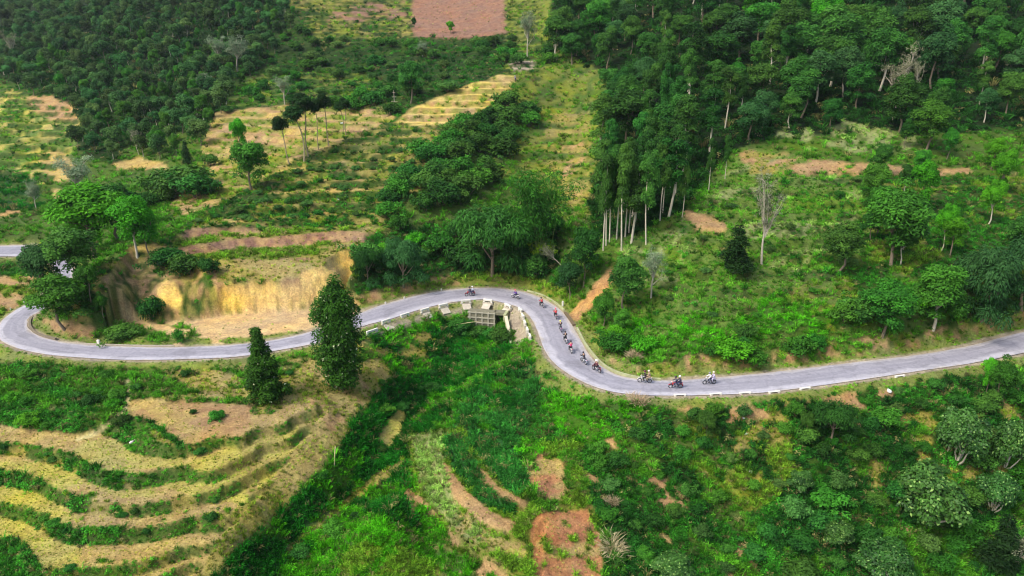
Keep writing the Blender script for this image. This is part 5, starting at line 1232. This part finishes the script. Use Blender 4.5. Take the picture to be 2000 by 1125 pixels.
MB().add(V_, [(0,1,2,3),(7,6,5,4),(0,4,5,1),(1,5,6,2),(2,6,7,3),(3,7,4,0)]).build('coping', simple('pale_coping', (.62, .56, .40), .9, var=.2), o)
for (a_, b_, lb) in [((892,634),(940,627),'long pale bamboo pole lying across the front of the culvert lattice'), ((653,912),(657,872),'thin pale stake leaning at the gully edge of the spur')]:
    p0, p1 = at(*a_), at(*b_)
    if 'stake' in lb: p1 = p0 + Vector((.25, .3, 2.6))
    else: p0 = Vector(on_level(a_[0], a_[1], -1.9)); p1 = Vector(on_level(b_[0], b_[1], -1.5))
    o = MB().tube([tuple(p0), tuple(p0.lerp(p1, .5) + Vector((0, 0, .05))), tuple(p1)], [.06, .055, .045], 6).build('bamboo_pole', simple('dry_bamboo', (.62, .52, .28), .7), None, True); tag(o, lb, 'pole')
for (x, y, tp, w, lb) in [(932,656,634,1.5,'dark bush growing against the left foot of the culvert lattice'),(962,660,642,1.4,'dark bush growing against the right foot of the culvert lattice'),(902,646,622,1.6,'dark bush left of the culvert under the guard stones'),(985,668,640,1.3,'tall weedy bush in front of the dark culvert mouth')]:
    T('culvert_bush', 'dbush', x, y, tp, lb, 'bush', wide=w)
# stones
def stone(p, r, name, label, group, cat='stone'):
    V, Fq = [], []; a, b = 8, 5; sx, sy, sz = r * random.uniform(.8, 1.4), r * random.uniform(.7, 1.1), r * random.uniform(.5, .8)
    m_ = MB().ball((0, 0, 0), (sx, sy, sz), a, b); v = m_.V[0]; v += np.random.default_rng(int(abs(p[0] * 97 + p[1] * 31)) % 9999).normal(0, r * .10, v.shape)
    o = m_.build(name, STONE); o.location = (p[0], p[1], p[2] + sz * .35); o.rotation_euler = (0, 0, random.uniform(0, 6)); tag(o, label, cat, group)
for i, (x, y, z, d, px, py) in enumerate(poisson([(250,656),(430,658),(540,655),(560,662),(440,671),(300,674),(240,670)], .7, 40, 41, jit=1)): stone((x, y, z), random.uniform(.14, .38), 'roadside_stone', 'pale stone in the scatter along the lay-by edge', 'stones along the lay-by edge')
for i, (x, y, z, d, px, py) in enumerate(poisson([(992,612),(1016,620),(1028,655),(1012,678),(1000,650)], .55, 26, 42, jit=1)): stone((x, y, z), random.uniform(.16, .40), 'rubble_stone', 'tan rubble stone on the apron beside the wing wall', 'rubble beside the wing wall')
for i, (x, y, z, d, px, py) in enumerate(poisson([(740,645),(830,618),(905,603),(912,612),(840,628),(760,652)], .8, 22, 43, jit=1)): stone((x, y, z), random.uniform(.16, .36), 'rubble_stone', 'grey rubble stone below the line of guard stones', 'rubble below the guard stones')
# posts and markers
def post(px, py, h, w, label, lvl=0.05, name='marker_post', cat='marker post'):
    p = on_level(px, py, lvl); o = empty(name, (p[0], p[1], min(lvl, float(hgt(p[0], p[1])) + .02)), rdir_at(p[0], p[1])[0]); tag(o, label, cat)
    MB().box((0, 0, h / 2 - .1), (w, w * .7, h + .2), bev=.03).build('shaft', WHITEP, o); MB().box((0, 0, h + .02), (w * .8, w * .5, .1), bev=.03).build('cap', simple('faded_cap_paint', (.55, .50, .42), .8), o)
post(193, 672, .75, .42, 'white square milestone on the grass inside the hairpin', name='milestone', cat='milestone')
post(1099, 598, .9, .34, 'white marker post behind the kerb at the outer bend, beside the third rider')
post(1167, 708, .55, .30, 'small pale marker post by the long kerb wall')
post(22, 608, .6, .2, 'thin white marker post at the left outer edge of the hairpin', .2)
post(48, 593, .6, .2, 'thin white marker post higher on the hairpin outer edge', .5)
post(753, 593, .4, .26, 'short white marker post on the far verge, nearest the columnar tree')
post(790, 583, .4, .26, 'short white marker post on the far verge, second from the columnar tree')
post(862, 567, .4, .22, 'short white marker post on the far verge, left of the first motorbike')
p, h = by_px(771, 217, 176, '')
o = empty('crossbar_pole', p); tag(o, 'pale thin pole with three crossbars left of the golden steps', 'pole')
MB().tube([(0, 0, -.3), (0, 0, h)], [.09, .06], 6).build('mast', WHITEB, o)
for k, wd in ((.45, 1.8), (.68, 1.3), (.88, .8)): MB().box((0, 0, h * k), (wd, .08, .09)).build('crossbar', WHITEB, o)
def sack(px, py, r, label, col=(.75, .73, .72), name='white_sack', cat='sack'):
    p = at(px, py); o = empty(name, p, random.uniform(0, 3)); tag(o, label, cat)
    m_ = MB().ball((0, 0, r * .45), (r, r * .65, r * .55), 12, 8); m_.V[0] += np.random.default_rng(int(px)).normal(0, r * .05, m_.V[0].shape); m_.build('body', simple('sack_cloth', col, .8, var=.1), o, True)
    MB().tube([(r * .8, 0, r * .6), (r * 1.1, 0, r * .8), (r * 1.25, .03, r * .75)], [r * .22, r * .1, r * .2], 7).build('neck', simple('sack_tie', tuple(c * .8 for c in col), .8), o, True)
sack(258, 866, .34, 'white and pink sack on the upper edge of the oval field', (.80, .68, .64))
sack(668, 243, .5, 'white sack under the tufted crest trees'); sack(661, 391, .38, 'small white sack among the terrace shrubs')
sack(1736, 768, .42, 'large white rubbish bag below the right road verge', name='rubbish_bag', cat='bag'); sack(1464, 926, .3, 'white rubbish bag on the overgrown slope under the road', name='rubbish_bag', cat='bag')
sack(1457, 850, .22, 'small white scrap bag high on the overgrown slope', name='rubbish_bag', cat='bag'); sack(1452, 820, .2, 'tiny white scrap bag under the verge stones', name='rubbish_bag', cat='bag')
# dead reeds by the red field
p = at(1195, 1075); sr = np.random.default_rng(3); n = 420; a = sr.uniform(0, 6.28, n); r_ = sr.uniform(0, 1, n)
C_ = np.stack([r_ * np.cos(a) * 1.0, r_ * np.sin(a) * 1.9, sr.uniform(-.3, .5, n)], 1); T_ = unit(np.stack([np.cos(a) * .9 + sr.normal(0, .5, n), np.sin(a) * .5 + sr.normal(0, .5, n), sr.uniform(.1, 1.1, n)], 1))
Vv, Qq = cards(C_, unit(np.cross(T_, rdir(sr, n))), T_, sr.uniform(.9, 1.7, n), sr.uniform(.04, .09, n), sr); me = mesh_np('dead_reeds', Vv, Qq); attr(me, 'tint', np.repeat(sr.uniform(0, 1, n), 4)); me.materials.append(LM['straw'])
o = link(bpy.data.objects.new('dead_reeds', me)); o.location = p + Vector((0, 0, .2)); tag(o, 'bleached clump of dead reeds at the right side of the red field', 'reeds')
for (x, y, s_, lb) in [(1245, 790, .8, 'dry straw-coloured reeds under the road beneath the white motorbike'), (1240, 700, .7, 'arching pale reeds at the left end of the bank hedge'), (1440, 690, .6, 'small pale reeds in the middle of the bank hedge'), (1195, 985, .5, 'grey dry reeds above the red field')]:
    q = link(bpy.data.objects.new('dead_reeds', me)); q.location = at(x, y) + Vector((0, 0, .2)); q.scale = (s_,) * 3; q.rotation_euler = (0, 0, x); tag(q, lb, 'reeds')

# ------------------------------------------------------------------ riders and motorbikes
def skinned(name, verts, edges, radii, mt, sub=1, root=0):
    me = bpy.data.meshes.new(name + '_skel'); me.from_pydata(verts, edges, []); me.update()
    o = bpy.data.objects.new(name + '_skel', me); scene.collection.objects.link(o)
    md = o.modifiers.new('skin', 'SKIN'); md.use_smooth_shade = True
    sv = me.skin_vertices[0].data
    for i, r in enumerate(radii): sv[i].radius = (r, r) if not hasattr(r, '__len__') else r
    for i in range(len(verts)): sv[i].use_root = (i == root)
    ms = o.modifiers.new('sub', 'SUBSURF'); ms.levels = sub; ms.render_levels = sub
    dg = bpy.context.evaluated_depsgraph_get(); res = bpy.data.meshes.new_from_object(o.evaluated_get(dg)); res.name = name
    bpy.data.objects.remove(o); res.materials.clear(); res.materials.append(mt)
    return res
def figure(tag_, J, arms, legs, mt_skin):
    """body, jacket, trousers, shoes from joints"""
    # J: pelvis, waist, chest, neck, head, crown
    vs, es, rs = [], [], []
    def add(p, r, par=None):
        vs.append(tuple(p)); rs.append(r)
        if par is not None: es.append((par, len(vs) - 1))
        return len(vs) - 1
    pv = add(J[0], (.125, .15)); wa = add(J[1], (.11, .135), pv); ch = add(J[2], (.12, .165), wa); nk = add(J[3], .055, ch); hd = add(J[4], (.085, .078), nk); cr = add(J[5], (.075, .07), hd)
    fwd = Vector((1, 0, 0)); add(Vector(J[4]) + fwd * .105 + Vector((0, 0, .0)), .014, hd)
    for s in (-1, 1):
        sh, el, wr_ = [Vector((p[0], p[1] * s, p[2])) for p in arms]
        a = add(sh, .055, ch); b_ = add(el, .042, a); c_ = add(wr_, .028, b_); d = (wr_ - el).normalized()
        palm = add(wr_ + d * .055, (.034, .018), c_); side = Vector((0, s, 0))
        for k, (off, ln) in enumerate(((-.028, .075), (-.01, .085), (.01, .08), (.028, .065))):
            q = wr_ + d * .09 + side * off; f1 = add(q, .0095, palm); f2 = add(q + d * ln * .5 + Vector((0, 0, -.012)), .009, f1); add(q + d * ln * .55 + Vector((-.01, 0, -.045)), .008, f2)
        t1 = add(wr_ + d * .04 - side * .035 + Vector((0, 0, -.01)), .011, palm); add(wr_ + d * .075 - side * .045 + Vector((0, 0, -.035)), .009, t1)
        hp, kn, an, to = [Vector((p[0], p[1] * s, p[2])) for p in legs]
        h_ = add(hp, .085, pv); k_ = add(kn, .06, h_); a_ = add(an, .038, k_); add(to, .034, a_)
    body = skinned(tag_ + '_body', vs, es, rs, mt_skin)
    vs, es, rs = [], [], []
    pv = add(Vector(J[0]) + Vector((0, 0, .03)), (.145, .17)); wa = add(J[1], (.135, .16), pv); ch = add(J[2], (.145, .19), wa); add(Vector(J[3]) - Vector((0, 0, .03)), .07, ch)
    for s in (-1, 1):
        sh, el, wr_ = [Vector((p[0], p[1] * s, p[2])) for p in arms]; a = add(sh, .078, ch); b_ = add(el, .062, a); add(wr_, .045, b_)
    jacket = skinned(tag_ + '_jacket', vs, es, rs, mt_skin)
    vs, es, rs = [], [], []
    pv = add(Vector(J[0]) - Vector((0, 0, .01)), (.14, .165))
    for s in (-1, 1):
        hp, kn, an, to = [Vector((p[0], p[1] * s, p[2])) for p in legs]; h_ = add(hp, .102, pv); k_ = add(kn, .078, h_); add(an, .058, k_)
    trousers = skinned(tag_ + '_trousers', vs, es, rs, mt_skin)
    sh_ = MB()
    for s in (-1, 1):
        an, to = [Vector((p[0], p[1] * s, p[2])) for p in legs[2:]]; sh_.tube([tuple(an + Vector((-.05, 0, -.03))), tuple(an.lerp(to, .5)), tuple(to + Vector((.04, 0, -.01)))], [.05, .055, .035], 8)
    hc = Vector(J[4]).lerp(Vector(J[5]), .55)
    hm = MB().ball(tuple(hc + Vector((-.01, 0, .03))), (.155, .135, .15), 14, 10, -.45); hm.box(tuple(hc + Vector((.13, 0, .03))), (.08, .17, .02), bev=.008)
    vz = MB().ball(tuple(hc + Vector((.045, 0, -.01))), (.112, .105, .07), 12, 8)
    return dict(body=body, jacket=jacket, trousers=trousers, shoe=sh_.mesh(tag_ + '_shoes', mt_skin, True), helmet=hm.mesh(tag_ + '_helmet', mt_skin, True), visor=vz.mesh(tag_ + '_visor', mt_skin, True))
SKIN = simple('skin', (.45, .28, .19), .6, var=.05)
def paintm(name, c, r=.45): return simple(name, c, r, var=.06, spec=.5)
CM = {k: paintm(k + '_cloth_or_paint', c) for k, c in dict(red=(.62, .03, .05), crimson=(.55, .03, .14), pink=(.75, .12, .18), black=(.02, .02, .025), navy=(.025, .035, .09), purple=(.16, .07, .42), white=(.80, .80, .82), silver=(.52, .54, .58),
      yellow=(.75, .70, .12), maroon=(.14, .03, .05), tan=(.45, .33, .22), lavender=(.55, .50, .68), bluewhite=(.55, .60, .72), cream=(.75, .68, .50), grey=(.22, .23, .26), violet=(.32, .26, .50)).items()}
TYRE = simple('rubber', (.025, .025, .025), .9, var=.1); CHROME = simple('bare_metal', (.62, .62, .64), .3, metal=.7, var=.05); GLASS = simple('lamp_glass', (.75, .75, .72), .2, var=.02, spec=.8)
RIDER = figure('rider', [(-.18, 0, .86), (-.13, 0, 1.04), (-.03, 0, 1.28), (.03, 0, 1.43), (.07, 0, 1.53), (.07, 0, 1.66)], [(-.01, .19, 1.34), (.16, .29, 1.10), (.40, .30, 1.02)], [(-.14, .10, .84), (.26, .19, .80), (.08, .18, .38), (.24, .19, .32)], SKIN)
PASS = figure('passenger', [(-.62, 0, .93), (-.59, 0, 1.11), (-.52, 0, 1.36), (-.48, 0, 1.51), (-.45, 0, 1.61), (-.45, 0, 1.74)], [(-.50, .19, 1.42), (-.42, .27, 1.16), (-.22, .16, 1.08)], [(-.58, .11, .90), (-.20, .24, .84), (-.34, .22, .44), (-.18, .23, .38)], SKIN)
STAND = figure('worker', [(0, 0, .90), (.03, 0, 1.06), (.12, 0, 1.30), (.18, 0, 1.43), (.22, 0, 1.52), (.24, 0, 1.65)], [(.12, .19, 1.36), (.22, .24, 1.08), (.42, .18, .95)], [(0, .10, .88), (.05, .13, .48), (-.02, .13, .08), (.13, .14, .04)], SKIN)
def bike_meshes():
    B = {}; wr = .30; fx, rx_ = .64, -.62
    for nm, x in (('front_wheel', fx), ('rear_wheel', rx_)):
        B[nm + '_tyre'] = MB().torus((x, 0, wr), wr - .045, .05).mesh(nm + '_tyre', TYRE, True)
        r_ = MB().torus((x, 0, wr), wr - .10, .018, 20, 5).tube([(x, -.07, wr), (x, .07, wr)], .045, 8)
        for k in range(8): t = k / 8 * 6.283; r_.tube([(x, 0, wr), (x + .21 * math.cos(t), 0, wr + .21 * math.sin(t))], .008, 4)
        B[nm] = r_.mesh(nm, CHROME, True)
    B['frame'] = MB().tube([(.42, 0, .92), (.30, 0, .70), (.10, 0, .48), (-.15, 0, .40), (-.40, 0, .48)], .035).tube([(.40, 0, .85), (-.1, 0, .68), (-.75, 0, .74)], .03).tube([(-.35, .09, .42), (rx_, .09, wr)], .025).tube([(-.35, -.09, .42), (rx_, -.09, wr)], .025).tube([(-.7, .1, .72), (rx_, .11, wr + .02)], .028).tube([(-.7, -.1, .72), (rx_, -.11, wr + .02)], .028).tube([(.46, .08, .92), (fx, .08, wr)], .026).tube([(.46, -.08, .92), (fx, -.08, wr)], .026).mesh('frame', CM['grey'], True)
    B['engine'] = MB().box((.02, 0, .42), (.34, .22, .26), bev=.05).tube([(.12, 0, .5), (.26, 0, .6)], [.09, .08], 10).box((.0, 0, .28), (.10, .52, .03), bev=.01).mesh('engine', CHROME)
    B['body'] = MB().box((.12, 0, .76), (.46, .24, .17), bev=.07).box((-.62, 0, .74), (.52, .20, .13), bev=.05).box((.40, 0, .78), (.12, .34, .40), bev=.05).mesh('body', None, False)
    B['seat'] = MB().box((-.38, 0, .84), (.78, .25, .09), bev=.035).mesh('seat', CM['black'])
    B['handlebar'] = MB().tube([(.33, -.36, 1.02), (.40, -.2, 1.05), (.44, 0, 1.0), (.40, .2, 1.05), (.33, .36, 1.02)], .016).mesh('handlebar', CHROME, True)
    B['mirror'] = MB().tube([(.40, .2, 1.05), (.42, .27, 1.22)], .008, 5).box((.42, .29, 1.24), (.02, .11, .07), bev=.009).tube([(.40, -.2, 1.05), (.42, -.27, 1.22)], .008, 5).box((.42, -.29, 1.24), (.02, .11, .07), bev=.009).mesh('mirror', CM['black'])
    B['headlight'] = MB().ball((.52, 0, .93), (.07, .09, .08), 12, 8).mesh('headlight', GLASS, True)
    f_ = MB()
    for k in range(7):
        t0, t1 = math.radians(35 + k * 17), math.radians(35 + (k + 1) * 17); f_.tube([(fx + .34 * math.cos(t0), 0, wr + .34 * math.sin(t0)), (fx + .34 * math.cos(t1), 0, wr + .34 * math.sin(t1))], .05, 6)
    B['front_fender'] = f_.mesh('front_fender', None, True)
    f_ = MB()
    for k in range(6):
        t0, t1 = math.radians(70 + k * 17), math.radians(70 + (k + 1) * 17); f_.tube([(rx_ + .35 * math.cos(t0), 0, wr + .35 * math.sin(t0)), (rx_ + .35 * math.cos(t1), 0, wr + .35 * math.sin(t1))], .055, 6)
    B['rear_fender'] = f_.mesh('rear_fender', None, True)
    B['exhaust'] = MB().tube([(.1, -.13, .34), (-.2, -.15, .28), (-.45, -.17, .32), (-.85, -.19, .42)], [.022, .025, .045, .05], 8).mesh('exhaust', CHROME, True)
    B['tail_light'] = MB().box((-.90, 0, .74), (.05, .14, .07), bev=.015).mesh('tail_light', CM['red'])
    return B
BM = bike_meshes()
def setm(o, mt):
    if not o.data.materials: o.data.materials.append(CM['grey'])
    o.material_slots[0].link = 'OBJECT'; o.material_slots[0].material = mt
def bike(loc, rz, col, label, lean=0.0):
    r = empty('motorbike', loc, rz); r.rotation_euler = (lean, 0, rz); tag(r, label, 'motorbike', 'motorbikes riding in a line along the road')
    for nm in ('frame', 'engine', 'body', 'seat', 'handlebar', 'headlight', 'front_fender', 'rear_fender', 'exhaust', 'tail_light', 'front_wheel', 'rear_wheel'):
        o = link(bpy.data.objects.new(nm, BM[nm]), r)
        if nm in ('body', 'front_fender', 'rear_fender'): setm(o, CM[col])
        if nm == 'handlebar': link(bpy.data.objects.new('mirror', BM['mirror']), o)
        if nm.endswith('wheel'): link(bpy.data.objects.new('tyre', BM[nm + '_tyre']), o)
def person(fig, loc, rz, jk, tr, hl, label, lean=0.0):
    r = bpy.data.objects.new('person', fig['body']); link(r); r.location = loc; r.rotation_euler = (lean, 0, rz); tag(r, label, 'person', None)
    for nm, c in (('jacket', jk), ('trousers', tr), ('shoe', 'black'), ('helmet', hl), ('visor', 'black')):
        if nm == 'visor': continue
        o = link(bpy.data.objects.new(nm, fig[nm]), r); setm(o, CM[c])
for px, py, col, jk, tr, hl, ps, lb, rl in [
 (918,578,'red','navy','navy','black',('bluewhite','navy','white'),'red motorbike with two riders, farthest along the bend',('person in a navy jacket and dark helmet driving the farthest red motorbike','passenger person in a pale blue jacket and white helmet on the farthest motorbike')),
 (1007,583,'white','purple','navy','pink',None,'white motorbike second from the far end of the line',('person in a purple jacket with a pink helmet riding a white motorbike',)),
 (1058,599,'silver','red','black','black',None,'silver motorbike third in the line, near the outer kerb',('person in a red jacket and black helmet riding a silver motorbike',)),
 (1085,621,'grey','red','black','pink',None,'dark grey motorbike fourth in the line, beside the orange track',('person in a red jacket and pink-red helmet on the fourth motorbike',)),
 (1095,646,'violet','black','grey','yellow',None,'violet-grey motorbike fifth in the line',('person in black with a bright yellow helmet riding down the straight',)),
 (1104,668,'white','black','black','black',None,'white motorbike sixth in the line, ridden by someone all in black',('person dressed all in black on the sixth motorbike of the line',)),
 (1114,687,'white','crimson','black','black',None,'white and black motorbike seventh in the line under a crimson jacket',('person in a crimson jacket bending over the seventh motorbike',)),
 (1140,709,'bluewhite','black','grey','black',None,'pale blue-white motorbike near the long kerb wall',('person in a black jacket on the pale motorbike near the long kerb wall',)),
 (1165,725,'maroon','maroon','black','white',None,'dark maroon motorbike beside the small pale marker post',('person in a dark maroon jacket and white helmet by the small marker post',)),
 (1259,747,'white','black','black','maroon',('tan','tan','cream'),'white trail motorbike with two riders, left of the bright red one',('person in black with a dark helmet driving the white trail motorbike','passenger person in tan clothes and cream helmet on the white trail motorbike')),
 (1319,758,'red','navy','navy','black',('navy','navy','white'),'bright red motorbike with two riders, nearest the lower verge',('person in a navy jacket driving the bright red motorbike near the verge','passenger person in navy with a white helmet on the bright red motorbike')),
 (1385,750,'silver','white','navy','grey',('lavender','lavender','cream'),'silver motorbike with two riders, last in the line on the right',('person in a white jacket with a grey helmet driving the last silver motorbike','passenger person in lavender with a cream helmet on the last motorbike'))]:
    p = on_level(px, py, .06); a, q = rdir_at(p[0], p[1]); loc = (p[0], p[1], q[2] + .055); ln = random.uniform(-.06, .06)
    bike(loc, a, col, lb, ln); person(RIDER, loc, a, jk, tr, hl, rl[0], ln)
    if ps: person(PASS, loc, a, ps[0], ps[1], ps[2], rl[1], ln)
p = at(1007, 160); person(STAND, p, 2.6, 'violet', 'navy', 'lavender', 'person in violet clothes standing at the top of the golden steps')

# thin air between the slopes
hz = MB().box((0, 270, 65), (1200, 800, 215)).build('haze', None); tag(hz, 'thin bluish air over the valley', 'haze', kind='stuff')
m, nt, N, L = mat('thin_air'); out = N.new('ShaderNodeOutputMaterial'); pv_ = N.new('ShaderNodeVolumePrincipled'); pv_.inputs['Density'].default_value = .00008; pv_.inputs['Color'].default_value = (.80, .88, .95, 1); pv_.inputs['Anisotropy'].default_value = .2
L.new(pv_.outputs[0], out.inputs['Volume']); hz.data.materials.append(m)
